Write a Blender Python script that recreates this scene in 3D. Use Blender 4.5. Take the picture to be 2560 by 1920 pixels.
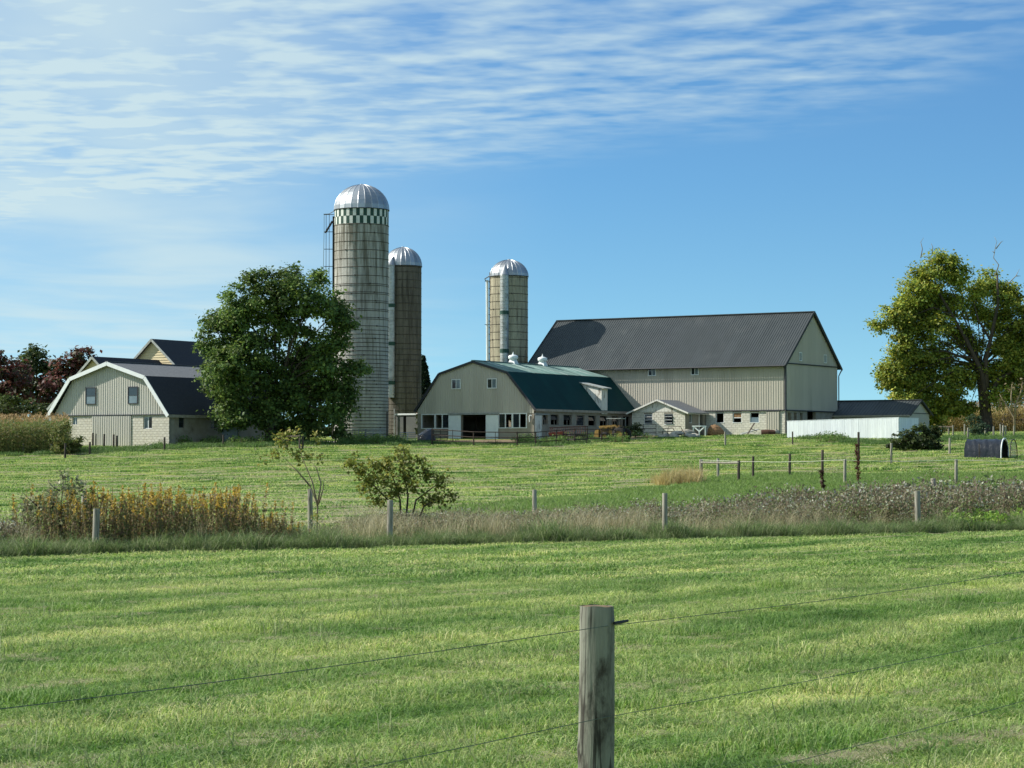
import bpy, math, random
import numpy as np
from mathutils import Vector, Matrix
R = math.radians
rng = np.random.default_rng(7)
random.seed(7)
for o in list(bpy.data.objects): bpy.data.objects.remove(o)
scene = bpy.context.scene
COL = scene.collection

# ------------------------------------------------------------------ camera
F = 5600.0; EYE = 1.95; PITCH = math.atan(170 / F)
cam = bpy.data.cameras.new('camera'); cam.sensor_width = 36; cam.lens = 36 * F / 2560
cam.clip_start = 0.1; cam.clip_end = 9000
camo = bpy.data.objects.new('camera', cam); COL.objects.link(camo)
camo.location = (0, 0, EYE); camo.rotation_euler = (R(90) + PITCH, 0, 0)
scene.camera = camo
# ------------------------------------------------------------------ sun, sky, exposure
SUN_AZ = R(8); SUN_EL = R(37)              # sun at the left, a little beyond the picture plane
SDIR = Vector((-math.cos(SUN_AZ) * math.cos(SUN_EL), math.sin(SUN_AZ) * math.cos(SUN_EL), math.sin(SUN_EL)))
sl = bpy.data.lights.new('sun', 'SUN'); sl.energy = 4.6; sl.angle = R(0.53); sl.color = (1.0, 0.955, 0.87)
so = bpy.data.objects.new('sun', sl); COL.objects.link(so)
so.rotation_euler = SDIR.to_track_quat('Z', 'Y').to_euler(); so.location = (-60, 10, 60)
vs = scene.view_settings
scene.display_settings.display_device = 'sRGB'
vs.view_transform = 'Standard'; vs.look = 'None'; vs.exposure = 0.60; vs.gamma = 1.0
try: vs.use_curve_mapping = False
except Exception: pass
scene.cycles.max_bounces = 8; scene.cycles.transparent_max_bounces = 8

class NT:
    """small helper for node trees"""
    def __init__(s, nt): s.t = nt; nt.nodes.clear()
    def n(s, typ, ins=None, **kw):
        nd = s.t.nodes.new(typ)
        for k, v in kw.items(): setattr(nd, k, v)
        for k, v in (ins or {}).items():
            sock = nd.inputs[k]
            if hasattr(v, 'is_output') or isinstance(v, bpy.types.NodeSocket): s.t.links.new(v, sock)
            else: sock.default_value = v
        return nd
    def math(s, op, a, b=0.0, c=0.0, clamp=False):
        nd = s.t.nodes.new('ShaderNodeMath'); nd.operation = op; nd.use_clamp = clamp
        for i, v in enumerate((a, b, c)):
            if isinstance(v, bpy.types.NodeSocket): s.t.links.new(v, nd.inputs[i])
            else: nd.inputs[i].default_value = v
        return nd.outputs[0]
    def mix(s, fac, a, b, blend='MIX'):
        nd = s.t.nodes.new('ShaderNodeMix'); nd.data_type = 'RGBA'; nd.blend_type = blend
        for k, v in ((0, fac), (6, a), (7, b)):
            if isinstance(v, bpy.types.NodeSocket): s.t.links.new(v, nd.inputs[k])
            elif k == 0: nd.inputs[k].default_value = v
            else: nd.inputs[k].default_value = (v[0], v[1], v[2], 1)
        return nd.outputs[2]
    def ramp(s, fac, stops):
        nd = s.t.nodes.new('ShaderNodeValToRGB'); el = nd.color_ramp.elements
        while len(el) < len(stops): el.new(0.5)
        for e, (p, c) in zip(el, stops):
            e.position = p; e.color = (c, c, c, 1) if not isinstance(c, tuple) else (c[0], c[1], c[2], 1)
        s.t.links.new(fac, nd.inputs[0]); return nd.outputs[0]
    def smooth(s, v, lo, hi):
        nd = s.t.nodes.new('ShaderNodeMapRange'); nd.interpolation_type = 'SMOOTHSTEP'
        s.t.links.new(v, nd.inputs[0]); nd.inputs[1].default_value = lo; nd.inputs[2].default_value = hi
        return nd.outputs[0]
    def noise(s, vec, scale, detail=3, rough=0.55, dist=0.0, dims='3D'):
        nd = s.n('ShaderNodeTexNoise', {'Scale': scale, 'Detail': detail, 'Roughness': rough, 'Distortion': dist}, noise_dimensions=dims)
        if vec is not None: s.t.links.new(vec, nd.inputs['Vector'])
        return nd.outputs[0]

def build_world():
    w = bpy.data.worlds.new('World'); scene.world = w; w.use_nodes = True
    t = NT(w.node_tree)
    tc = t.n('ShaderNodeTexCoord').outputs['Generated']
    sky = t.n('ShaderNodeTexSky', sky_type='NISHITA')
    sky.sun_disc = False; sky.sun_elevation = SUN_EL; sky.sun_rotation = math.atan2(SDIR.x, SDIR.y)
    sky.altitude = 300; sky.air_density = 1.0; sky.dust_density = 0.15; sky.ozone_density = 3.0
    sep = t.n('ShaderNodeSeparateXYZ', {0: tc})
    x, y, z = sep.outputs
    # clean autumn air: the blue deepens quickly above the horizon
    zz = t.math('MULTIPLY_ADD', t.math('MAXIMUM', z, 0.0), 1.9, 0.10)
    comb = t.n('ShaderNodeCombineXYZ', {0: x, 1: y, 2: zz})
    nrm = t.n('ShaderNodeVectorMath', {0: comb.outputs[0]}, operation='NORMALIZE')
    t.t.links.new(nrm.outputs[0], sky.inputs[0])
    hs = t.n('ShaderNodeHueSaturation', {'Saturation': 1.0, 'Value': 1.0, 'Color': sky.outputs[0]})
    air = t.mix(1.0, hs.outputs[0], t.ramp(z, [(0.0, (0.74, 0.93, 0.80)), (0.05, (0.70, 0.92, 0.82)), (0.12, (0.60, 0.89, 0.90)), (0.22, (0.56, 0.86, 0.98))]), 'MULTIPLY')
    bg1 = t.n('ShaderNodeBackground', {'Color': air, 'Strength': 0.13})
    # an altocumulus sheet on a flat layer overhead
    zc = t.math('MAXIMUM', z, 0.012)
    px = t.math('DIVIDE', x, zc); py = t.math('DIVIDE', y, zc)
    P = t.n('ShaderNodeCombineXYZ', {0: px, 1: py, 2: 0.0}).outputs[0]
    a = t.math('ADD', t.math('MULTIPLY', px, 0.80), t.math('MULTIPLY', py, -0.60))     # along the ripples
    b = t.math('ADD', t.math('MULTIPLY', px, 0.60), t.math('MULTIPLY', py, 0.80))      # across
    Q = t.n('ShaderNodeCombineXYZ', {0: t.math('MULTIPLY', a, 3.7), 1: t.math('MULTIPLY', b, 4.9), 2: 3.7}).outputs[0]
    rip = t.noise(Q, 1.0, 3, 0.48, 0.25)
    warp = t.math('MULTIPLY', t.math('SUBTRACT', t.noise(P, 1.1, 2, .5), 0.5), 9.0)
    wave = t.math('SINE', t.math('ADD', t.math('MULTIPLY', b, 23.0), warp))
    rip = t.math('MULTIPLY_ADD', wave, 0.035, rip)
    cell = t.noise(P, 7.5, 3, 0.5, 0.15)
    big = t.noise(P, 0.55, 3, 0.5)
    edge = t.math('ADD', py, t.math('MULTIPLY', px, 1.2))
    edge = t.math('ADD', edge, t.math('MULTIPLY', t.math('SUBTRACT', big, 0.5), 1.6))
    inside = t.math('SUBTRACT', 1.0, t.smooth(edge, 6.6, 8.2))
    right = t.math('SUBTRACT', 1.0, t.smooth(px, 0.92, 1.42))
    left = t.math('SUBTRACT', 1.0, t.smooth(px, -1.5, 1.0))
    cover = t.math('MULTIPLY', inside, right)
    dens = t.math('ADD', t.math('MULTIPLY', rip, 0.58), t.math('MULTIPLY', cell, 0.42))
    lo = t.math('MULTIPLY_ADD', left, -0.17, 0.395)
    d2 = t.math('DIVIDE', t.math('SUBTRACT', dens, lo), 0.33, clamp=True)
    sheet = t.math('MULTIPLY', t.math('MULTIPLY', d2, cover), t.math('MULTIPLY_ADD', left, 0.26, 0.64))
    # thin veil low at the left, a few wisps beyond
    P2 = t.n('ShaderNodeCombineXYZ', {0: t.math('MULTIPLY', px, 0.8), 1: t.math('MULTIPLY', py, 0.42), 2: 9.0}).outputs[0]
    veil = t.smooth(t.noise(P2, 1.2, 4, 0.5, 0.3), 0.32, 0.75)
    vl = t.math('SUBTRACT', 1.0, t.smooth(t.math('DIVIDE', px, t.math('MULTIPLY_ADD', py, 0.1, 0.3)), -1.3, 0.25))
    wis = t.math('MULTIPLY', t.math('MULTIPLY_ADD', veil, 0.45, 0.34), vl)
    cov = t.math('MAXIMUM', sheet, wis)
    cov = t.math('MULTIPLY', cov, t.smooth(z, 0.0, 0.05))
    bg2 = t.n('ShaderNodeBackground', {'Color': (0.43, 0.535, 0.555, 1), 'Strength': 1.0})
    ms = t.n('ShaderNodeMixShader', {0: cov, 1: bg1.outputs[0], 2: bg2.outputs[0]})
    t.n('ShaderNodeOutputWorld', {0: ms.outputs[0]})
build_world()

# ------------------------------------------------------------------ calibration helpers: photograph -> place
TH = R(31.5)                                   # the farm's axes are turned by this against the view
UX, UY = math.cos(TH), -math.sin(TH)
VX, VY = math.sin(TH), math.cos(TH)
_c, _s = math.cos(PITCH), math.sin(PITCH)
def ray(x, y):
    r, u = (x - 1280) / F, (960 - y) / F
    return (r, _c - u * _s, _s + u * _c)
def P(x, y, d):
    a = ray(x, y); k = d / a[1]
    return Vector((a[0] * k, d, a[2] * k + EYE))
_gy = np.array([-60, 0, 50, 65, 80, 95, 110, 130, 150, 172, 190, 215, 260, 600, 1500, 5000.])
_gz = np.array([0, 0, 0.0, 0.0, .08, .20, .42, 1.0, 1.74, 2.58, 3.26, 3.6, 3.7, 1.5, -6, -40.])
_fy = np.arange(-60, 5000, 1.0); _fz = np.interp(_fy, _gy, _gz)
_k = np.ones(13) / 13
_pad = np.pad(_fz, 6, mode='edge'); _fz = np.convolve(_pad, _k, 'valid')
def gz(X, Y):
    X = np.asarray(X, float); Y = np.asarray(Y, float)
    c = np.clip((Y - 60) / 100, 0, 1); c = c * c * (3 - 2 * c)
    bump = .05 * np.sin(X * .11 + Y * .07) * np.sin(Y * .13 - X * .05) * np.clip((Y - 20) / 60, 0.2, 1)
    return np.interp(Y, _fy, _fz) + .008 * np.clip(X, -60, 60) * c + bump
def g(X, Y): return float(gz(X, Y))
def GP(px, py, d0=14., d1=260.):
    """point of the ground seen at a pixel"""
    r = ray(px, py); D = np.arange(d0, d1, .25); k = D / r[1]
    hit = np.nonzero(EYE + r[2] * k <= gz(r[0] * k, D))[0]
    d = float(D[hit[0]]) if len(hit) else d1
    X = r[0] * d / r[1]
    return Vector((X, d, g(X, d)))
def GD(px, d):
    """point of the ground at a picture column and a distance"""
    X = (px - 1280) / F / _c * d
    return Vector((X, d, g(X, d)))

# ------------------------------------------------------------------ meshes and objects
def prop(o, label=None, cat=None, group=None, kind=None):
    if label: o['label'] = label
    if cat: o['category'] = cat
    if group: o['group'] = group
    if kind: o['kind'] = kind
    return o
def link(o, parent=None):
    COL.objects.link(o)
    if parent is not None: o.parent = parent
    return o
def empty(name, loc, rz=0.0, label=None, cat=None, group=None):
    o = bpy.data.objects.new(name, None); o.empty_display_size = .3
    link(o); o.location = loc; o.rotation_euler = (0, 0, rz)
    return prop(o, label, cat, group)
class MB:
    def __init__(s): s.v = []; s.f = []
    def add(s, vs_, fs):
        k = len(s.v); s.v += [tuple(p) for p in vs_]; s.f += [tuple(i + k for i in q) for q in fs]; return s
    def box(s, x0, x1, y0, y1, z0, z1):
        return s.add([(x0, y0, z0), (x1, y0, z0), (x1, y1, z0), (x0, y1, z0), (x0, y0, z1), (x1, y0, z1), (x1, y1, z1), (x0, y1, z1)],
                     [(3, 2, 1, 0), (4, 5, 6, 7), (0, 1, 5, 4), (1, 2, 6, 5), (2, 3, 7, 6), (3, 0, 4, 7)])
    def obox(s, p, a, n, u, la, ln, lu):
        """box from corner p along unit vectors a, n, u"""
        p, a, n, u = Vector(p), Vector(a) * la, Vector(n) * ln, Vector(u) * lu
        return s.add([p, p + a, p + a + n, p + n, p + u, p + a + u, p + a + n + u, p + n + u],
                     [(3, 2, 1, 0), (4, 5, 6, 7), (0, 1, 5, 4), (1, 2, 6, 5), (2, 3, 7, 6), (3, 0, 4, 7)])
    def bar(s, p, q, w, h=None, up=(0, 0, 1)):
        p, q = Vector(p), Vector(q); d = (q - p); L = d.length; d.normalize(); h = h or w
        sd = d.cross(Vector(up))
        if sd.length < 1e-4: sd = Vector((1, 0, 0))
        sd.normalize(); u = sd.cross(d)
        return s.obox(p - sd * w / 2 - u * h / 2, d, sd, u, L, w, h)
    def tube(s, pts, rad, n=8, cap=True):
        pts = [Vector(p) for p in pts]
        if not hasattr(rad, '__len__'): rad = [rad] * len(pts)
        k = len(s.v); ref = None
        for i, p in enumerate(pts):
            d = (pts[min(i + 1, len(pts) - 1)] - pts[max(i - 1, 0)])
            if d.length < 1e-9: d = Vector((0, 0, 1))
            d.normalize()
            if ref is None:
                ref = d.cross(Vector((0.3, 1, 0.1)))
                if ref.length < .05: ref = d.cross(Vector((1, 0, 0)))
            ref = (ref - d * ref.dot(d)).normalized(); o2 = d.cross(ref)
            for j in range(n):
                t = 2 * math.pi * j / n
                s.v.append(tuple(p + (ref * math.cos(t) + o2 * math.sin(t)) * rad[i]))
        for i in range(len(pts) - 1):
            for j in range(n):
                j2 = (j + 1) % n; a = k + i * n
                s.f.append((a + j, a + j2, a + n + j2, a + n + j))
        if cap:
            s.f.append(tuple(k + j for j in reversed(range(n)))); e = k + (len(pts) - 1) * n
            s.f.append(tuple(e + j for j in range(n)))
        return s
    def lathe(s, prof, n=24, c=(0, 0, 0), a0=0.0, a1=2 * math.pi):
        k = len(s.v); full = abs(a1 - a0 - 2 * math.pi) < 1e-6; m = n if full else n + 1
        for r, z in prof:
            for j in range(m):
                t = a0 + (a1 - a0) * j / n
                s.v.append((c[0] + r * math.cos(t), c[1] + r * math.sin(t), c[2] + z))
        for i in range(len(prof) - 1):
            for j in range(n):
                j2 = (j + 1) % m; a = k + i * m
                s.f.append((a + j, a + j2, a + m + j2, a + m + j))
        return s
    def mesh(s, name, mt, smooth=False):
        me = bpy.data.meshes.new(name); me.from_pydata(s.v, [], s.f); me.validate()
        if mt: me.materials.append(mt)
        if smooth: me.polygons.foreach_set('use_smooth', [True] * len(me.polygons))
        me.update(); return me
    def obj(s, name, mt, parent=None, smooth=False):
        return link(bpy.data.objects.new(name, s.mesh(name, mt, smooth)), parent)
def inst(name, me, parent, loc=(0, 0, 0), rot=None):
    o = link(bpy.data.objects.new(name, me), parent); o.location = loc
    if rot: o.rotation_euler = rot
    return o
def fast_mesh(name, V, Fc, mt, col=None):
    V = np.asarray(V, np.float32); Fc = np.asarray(Fc, np.int32); m, k = Fc.shape
    me = bpy.data.meshes.new(name); me.vertices.add(len(V)); me.vertices.foreach_set('co', V.ravel())
    me.loops.add(m * k); me.loops.foreach_set('vertex_index', Fc.ravel())
    me.polygons.add(m); me.polygons.foreach_set('loop_start', np.arange(0, m * k, k, dtype=np.int32))
    if mt: me.materials.append(mt)
    me.update(calc_edges=True)
    if col is not None:
        at = me.attributes.new('col', 'FLOAT_COLOR', 'FACE')
        c4 = np.ones((m, 4), np.float32); c4[:, :3] = col; at.data.foreach_set('color', c4.ravel())
    return me

# ------------------------------------------------------------------ materials
def lin(r, g_, b):
    f = lambda c: (c / 255 / 12.92) if c / 255 <= .04045 else ((c / 255 + .055) / 1.055) ** 2.4
    return (f(r), f(g_), f(b))
MATS = {}
def mat(name, c1, c2=None, rough=.7, scale=3.0, stretch=(1, 1, 1), bump=0.0, bscale=20.0, metal=0.0, spec=.35,
        dirt=None, dirt_scale=.6, dirt_lo=.5, dirt_hi=.75, dirt_stretch=(1, 1, 1), rnd=.0, detail=4, crack=None, dirt_z=0.0):
    m = bpy.data.materials.new(name); m.use_nodes = True; t = NT(m.node_tree)
    tc = t.n('ShaderNodeTexCoord').outputs['Object']
    # every piece takes its own stretch of the pattern
    oi = t.n('ShaderNodeObjectInfo')
    off = t.n('ShaderNodeCombineXYZ', {0: t.math('MULTIPLY', oi.outputs['Random'], 37.0), 1: t.math('MULTIPLY', oi.outputs['Random'], 11.0), 2: 0.0})
    vec = t.n('ShaderNodeVectorMath', {0: tc, 1: off.outputs[0]}, operation='ADD').outputs[0]
    mp = t.n('ShaderNodeMapping', {'Vector': vec, 'Scale': stretch}).outputs[0]
    c2 = c2 or tuple(x * .75 for x in c1)
    nz = t.smooth(t.noise(mp, scale, detail, .6), .25, .75)
    col = t.mix(nz, c1, c2)
    if dirt:
        md = t.n('ShaderNodeMapping', {'Vector': vec, 'Scale': dirt_stretch}).outputs[0]
        dv = t.noise(md, dirt_scale, 6, .65)
        if dirt_z: dv = t.math('MULTIPLY_ADD', t.n('ShaderNodeSeparateXYZ', {0: tc}).outputs[2], dirt_z, t.math('SUBTRACT', dv, dirt_z * 9))
        dn = t.smooth(dv, dirt_lo, dirt_hi)
        col = t.mix(dn, col, dirt)
    if crack:
        mc = t.n('ShaderNodeMapping', {'Vector': vec, 'Scale': (crack, crack, crack * .035)}).outputs[0]
        cn = t.math('ABSOLUTE', t.math('SUBTRACT', t.noise(mc, 1.0, 3, .5), .5))
        ck = t.math('SUBTRACT', 1.0, t.smooth(cn, .004, .022))
        col = t.mix(t.math('MULTIPLY', ck, .8), col, lin(38, 34, 30))
    if rnd:
        v = t.math('MULTIPLY_ADD', oi.outputs['Random'], 2 * rnd, 1 - rnd)
        col = t.n('ShaderNodeHueSaturation', {'Value': v, 'Color': col}).outputs[0]
    ins = {'Base Color': col, 'Roughness': rough, 'Metallic': metal, 'Specular IOR Level': spec}
    if bump:
        bn = t.n('ShaderNodeBump', {'Strength': 1.0, 'Distance': bump, 'Height': t.noise(mp, bscale, 4, .6)})
        ins['Normal'] = bn.outputs[0]
    b = t.n('ShaderNodeBsdfPrincipled', ins)
    t.n('ShaderNodeOutputMaterial', {0: b.outputs[0]})
    MATS[name] = m; return m
def foliage_mat(name, trans=.35, field=False, rough=.55, jitter=.25):
    """colour comes from the plant itself (attribute col), the field adds its mown bands"""
    m = bpy.data.materials.new(name); m.use_nodes = True; t = NT(m.node_tree)
    col = t.n('ShaderNodeAttribute', attribute_name='col').outputs['Color']
    if field: col = t.mix(1.0, col, field_tint(t), 'MULTIPLY')
    d = t.n('ShaderNodeBsdfPrincipled', {'Base Color': col, 'Roughness': rough, 'Specular IOR Level': .25})
    hs = t.n('ShaderNodeHueSaturation', {'Hue': .5, 'Saturation': 1.02, 'Value': 1.2, 'Color': col})
    tr = t.n('ShaderNodeBsdfTranslucent', {'Color': hs.outputs[0]})
    ms = t.n('ShaderNodeMixShader', {0: trans, 1: d.outputs[0], 2: tr.outputs[0]})
    t.n('ShaderNodeOutputMaterial', {0: ms.outputs[0]}); MATS[name] = m; return m
ROW = R(50)                                    # mowing runs this way across the fields
def field_tint(t):
    pos = t.n('ShaderNodeNewGeometry').outputs['Position']
    rt = t.n('ShaderNodeMapping', {'Vector': pos, 'Rotation': (0, 0, -ROW)}).outputs[0]
    wob = t.math('MULTIPLY', t.math('SUBTRACT', t.noise(rt, .12, 2), .5), 1.6)
    sp = t.n('ShaderNodeSeparateXYZ', {0: rt})
    yy = t.math('ADD', sp.outputs[1], wob)
    v2 = t.n('ShaderNodeCombineXYZ', {0: t.math('MULTIPLY', sp.outputs[0], .15), 1: t.math('MULTIPLY', yy, 1.05), 2: 0.0}).outputs[0]
    band = t.noise(v2, 1.0, 4, .62)                          # mown bands
    v3 = t.n('ShaderNodeCombineXYZ', {0: t.math('MULTIPLY', sp.outputs[0], .35), 1: t.math('MULTIPLY', yy, 1.5), 2: 5.0}).outputs[0]
    fine = t.noise(v3, 1.6, 4, .65)
    blot = t.noise(pos, .16, 3, .6)
    mow = t.math('MULTIPLY_ADD', t.math('SINE', t.math('MULTIPLY', yy, 2.15)), .045, 0.0)
    f = t.math('ADD', t.math('ADD', t.math('MULTIPLY', band, .50), t.math('MULTIPLY', fine, .28)), t.math('ADD', t.math('MULTIPLY', blot, .22), mow))
    return t.ramp(f, [(.37, (.38, .58, .32)), (.44, (.72, .91, .62)), (.50, (1.10, 1.14, .95)), (.56, (1.50, 1.40, 1.28)), (.64, (2.1, 1.75, 1.8))])

mat('siding_tan', lin(184, 178, 163), lin(176, 170, 156), rough=.55, scale=.8, stretch=(1, 1, .3), rnd=.045, spec=.3, dirt=lin(152, 145, 128), dirt_scale=.5, dirt_lo=.52, dirt_hi=.92, dirt_stretch=(2, 2, .3))
mat('siding_grey', lin(188, 183, 168), lin(176, 171, 157), rough=.55, scale=.8, stretch=(1, 1, .3), rnd=.04, dirt=lin(138, 130, 114), dirt_scale=.7, dirt_lo=.58, dirt_hi=.9, dirt_stretch=(2, 2, .3))
mat('siding_pale', lin(186, 183, 172), lin(176, 173, 162), rough=.5, scale=.8, stretch=(1, 1, .3), rnd=.05, dirt=lin(154, 148, 134), dirt_scale=.6, dirt_lo=.58, dirt_hi=.95, dirt_stretch=(2, 2, .3))
mat('roof_dark', lin(67, 72, 73), lin(59, 64, 65), rough=.55, scale=.5, rnd=.06, spec=.3, dirt=lin(86, 88, 86), dirt_scale=.35, dirt_lo=.5, dirt_hi=.9)
mat('roof_green', lin(14, 60, 58), lin(10, 50, 50), rough=.75, scale=.5, stretch=(1, .4, .4), rnd=.06, spec=.12)
mat('roof_green_worn', lin(74, 108, 100), lin(128, 150, 142), rough=.55, scale=.8, stretch=(.3, 2.2, .3), rnd=.22, spec=.4, dirt=lin(196, 206, 200), dirt_scale=.9, dirt_lo=.58, dirt_hi=.7, dirt_stretch=(.25, 2.4, .25))
mat('shingle_grey', lin(112, 114, 116), lin(92, 95, 98), rough=.9, scale=6, bump=.01, bscale=30)
mat('shingle_dark', lin(52, 54, 60), lin(42, 44, 50), rough=.9, scale=6, bump=.01, bscale=30)
mat('block_white', lin(206, 203, 190), lin(190, 186, 172), rough=.85, scale=5, bump=.004, bscale=40, rnd=.06, dirt=lin(176, 160, 128), dirt_scale=1.1, dirt_lo=.58, dirt_hi=.85)
mat('block_cream', lin(204, 200, 186), lin(188, 182, 166), rough=.85, scale=4, bump=.004, bscale=40, rnd=.05, dirt=lin(188, 166, 126), dirt_scale=.9, dirt_lo=.58, dirt_hi=.85)
mat('mortar', lin(140, 134, 122), rough=.95, scale=8)
mat('stucco', lin(158, 150, 136), lin(140, 130, 116), rough=.9, scale=1.4, bump=.006, bscale=25, dirt=lin(104, 88, 70), dirt_scale=1.0, dirt_lo=.52, dirt_hi=.8)
mat('white_paint', lin(228, 232, 230), lin(214, 219, 218), rough=.5, scale=2, rnd=.03)
mat('white_board', lin(236, 240, 240), lin(220, 225, 227), rough=.6, scale=3, stretch=(2, 2, .25), rnd=.06, bump=.003, bscale=18, dirt=lin(176, 172, 160), dirt_scale=2.2, dirt_lo=.66, dirt_hi=.85, dirt_stretch=(3, 3, .3))
mat('white_peeling', lin(222, 220, 210), lin(205, 203, 194), rough=.8, scale=4, stretch=(3, 3, .5), dirt=lin(122, 112, 98), dirt_scale=2.2, dirt_lo=.54, dirt_hi=.66, dirt_stretch=(2.5, 2.5, .5), rnd=.05)
mat('trim_dark', lin(60, 62, 66), rough=.5)
mat('trim_white', lin(226, 230, 228), lin(216, 219, 216), rough=.5)
mat('soffit', lin(168, 160, 146), lin(140, 130, 116), rough=.8, scale=3)
mat('glass_dark', lin(44, 50, 56), lin(30, 36, 40), rough=.06, spec=.8, scale=1.5)
mat('glass_pale', lin(120, 134, 140), lin(90, 104, 112), rough=.12, spec=.8, scale=1.2)
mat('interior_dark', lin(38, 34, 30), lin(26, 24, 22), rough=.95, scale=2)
mat('concrete_stave', lin(182, 180, 171), lin(158, 156, 148), rough=.9, scale=1.0, stretch=(2.5, 2.5, .25), bump=.006, bscale=14, dirt=lin(104, 100, 88), dirt_scale=1.7, dirt_lo=.44, dirt_hi=.74, dirt_z=.012, dirt_stretch=(2.2, 2.2, .16))
mat('concrete_brown', lin(108, 102, 92), lin(86, 81, 72), rough=.9, scale=1.0, stretch=(2.5, 2.5, .25), bump=.006, bscale=14, dirt=lin(62, 58, 50), dirt_scale=1.6, dirt_lo=.42, dirt_hi=.72, dirt_stretch=(2.2, 2.2, .16))
mat('concrete_ochre', lin(172, 165, 142), lin(142, 135, 115), rough=.9, scale=1.0, stretch=(2.5, 2.5, .25), bump=.006, bscale=14, dirt=lin(90, 84, 72), dirt_scale=1.6, dirt_lo=.44, dirt_hi=.70, dirt_stretch=(2.2, 2.2, .16))
mat('hoop_iron', lin(84, 76, 66), lin(60, 54, 48), rough=.7, scale=6, metal=.3)
mat('stave_white', lin(214, 216, 208), lin(190, 192, 184), rough=.8, scale=4, dirt=lin(140, 136, 122), dirt_scale=2.5, dirt_lo=.6, dirt_hi=.8)
mat('stave_green', lin(38, 66, 58), lin(50, 78, 68), rough=.8, scale=4, rnd=.1)
mat('dome_metal', lin(172, 175, 178), lin(150, 153, 156), rough=.42, scale=.8, metal=.72, rnd=.16, dirt=lin(126, 125, 120), dirt_scale=1.0, dirt_lo=.52, dirt_hi=.9)
mat('chute_metal', lin(184, 186, 184), lin(150, 152, 150), rough=.45, scale=2, metal=.6, dirt=lin(112, 106, 94), dirt_scale=2, dirt_lo=.55, dirt_hi=.8)
mat('galvanised', lin(160, 164, 166), lin(128, 132, 134), rough=.4, metal=.7, scale=5)
mat('rusty_pipe', lin(72, 58, 50), lin(46, 38, 34), rough=.75, scale=8, metal=.2)
mat('red_rust', lin(150, 92, 76), lin(112, 66, 54), rough=.75, scale=5, dirt=lin(80, 52, 42), dirt_scale=4)
mat('yellow_paint', lin(160, 128, 62), lin(134, 104, 52), rough=.6, scale=3, dirt=lin(86, 70, 48), dirt_scale=3, dirt_lo=.45, dirt_hi=.75)
mat('machine_dark', lin(46, 44, 42), lin(34, 32, 30), rough=.6, scale=6)
mat('rubber', lin(34, 33, 32), lin(50, 46, 40), rough=.85, scale=5)
mat('post_wood', lin(158, 154, 140), lin(126, 122, 108), rough=.9, scale=5, stretch=(3, 3, .35), bump=.006, bscale=12, rnd=.14, dirt=lin(92, 86, 74), dirt_scale=2.2, dirt_lo=.55, dirt_hi=.8, dirt_stretch=(2, 2, .5), crack=12)
mat('near_post_wood', lin(140, 141, 128), lin(104, 104, 94), rough=.92, scale=9, stretch=(3.5, 3.5, .3), bump=.005, bscale=16, dirt=lin(58, 54, 47), dirt_scale=13, dirt_lo=.46, dirt_hi=.72, dirt_stretch=(1, 1, .42), detail=8, crack=16)
mat('post_dark', lin(84, 76, 66), lin(58, 52, 46), rough=.9, scale=5, stretch=(3, 3, .35), bump=.006, bscale=12, rnd=.15)
mat('end_grain', lin(128, 106, 76), lin(96, 80, 60), rough=.9, scale=30)
mat('wire', lin(92, 104, 92), rough=.6, metal=.2)
mat('rope_white', lin(226, 226, 206), rough=.8)
mat('black_insulator', lin(18, 18, 20), rough=.5)
mat('tarp_black', lin(42, 44, 50), lin(30, 32, 38), rough=.28, scale=2.5, bump=.05, bscale=2.2, spec=.6, stretch=(1, 1, 2))
mat('stone', lin(176, 170, 154), lin(140, 134, 120), rough=.95, scale=4, bump=.02, bscale=8, rnd=.15)
mat('hay_old', lin(148, 116, 82), lin(104, 78, 56), rough=.95, scale=7, bump=.03, bscale=12)
mat('log_bark', lin(96, 68, 52), lin(64, 44, 36), rough=.95, scale=6, stretch=(1, 4, 4), bump=.02, bscale=14)
mat('plank_grey', lin(168, 172, 168), lin(136, 138, 132), rough=.8, scale=4, rnd=.15)
mat('bark', lin(84, 74, 62), lin(52, 46, 40), rough=.95, scale=4, stretch=(2.5, 2.5, .5), bump=.03, bscale=7)
mat('bark_pale', lin(150, 136, 112), lin(112, 100, 80), rough=.9, scale=5, stretch=(2, 2, .5))
mat('dirt', lin(138, 118, 90), lin(100, 84, 64), rough=.95, scale=1.2, bump=.03, bscale=5, dirt=lin(70, 60, 48), dirt_scale=1.3, dirt_lo=.5, dirt_hi=.7)
mat('gravel', lin(162, 158, 150), lin(138, 134, 126), rough=.95, scale=4, bump=.02, bscale=14)
mat('feed_shaded_grey', lin(104, 106, 102), lin(92, 94, 92), rough=.8, scale=1.2, dirt=lin(70, 68, 64), dirt_scale=.9)  # grey-green paint, darkened evenly to stand in for the silo's missing shadow
mat('clap_tan', lin(206, 190, 150), lin(196, 180, 142), rough=.6, scale=1)
FOL = foliage_mat('leaf', .35)
GRASS = foliage_mat('grass_blade', .40, field=True)
LUSH = foliage_mat('long_grass_blade', .40)

def ground_material():
    m = bpy.data.materials.new('field_soil'); m.use_nodes = True; t = NT(m.node_tree)
    pos = t.n('ShaderNodeNewGeometry').outputs['Position']
    n1 = t.noise(pos, 3.0, 5, .65)
    base = t.mix(t.smooth(n1, .3, .7), lin(98, 114, 54), lin(134, 140, 82))
    col = t.mix(1.0, base, field_tint(t), 'MULTIPLY')
    bn = t.n('ShaderNodeBump', {'Strength': 1.0, 'Distance': .06, 'Height': t.noise(pos, 6.0, 5, .7)})
    b = t.n('ShaderNodeBsdfPrincipled', {'Base Color': col, 'Roughness': .95, 'Specular IOR Level': .1, 'Normal': bn.outputs[0]})
    t.n('ShaderNodeOutputMaterial', {0: b.outputs[0]}); return m

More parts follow.
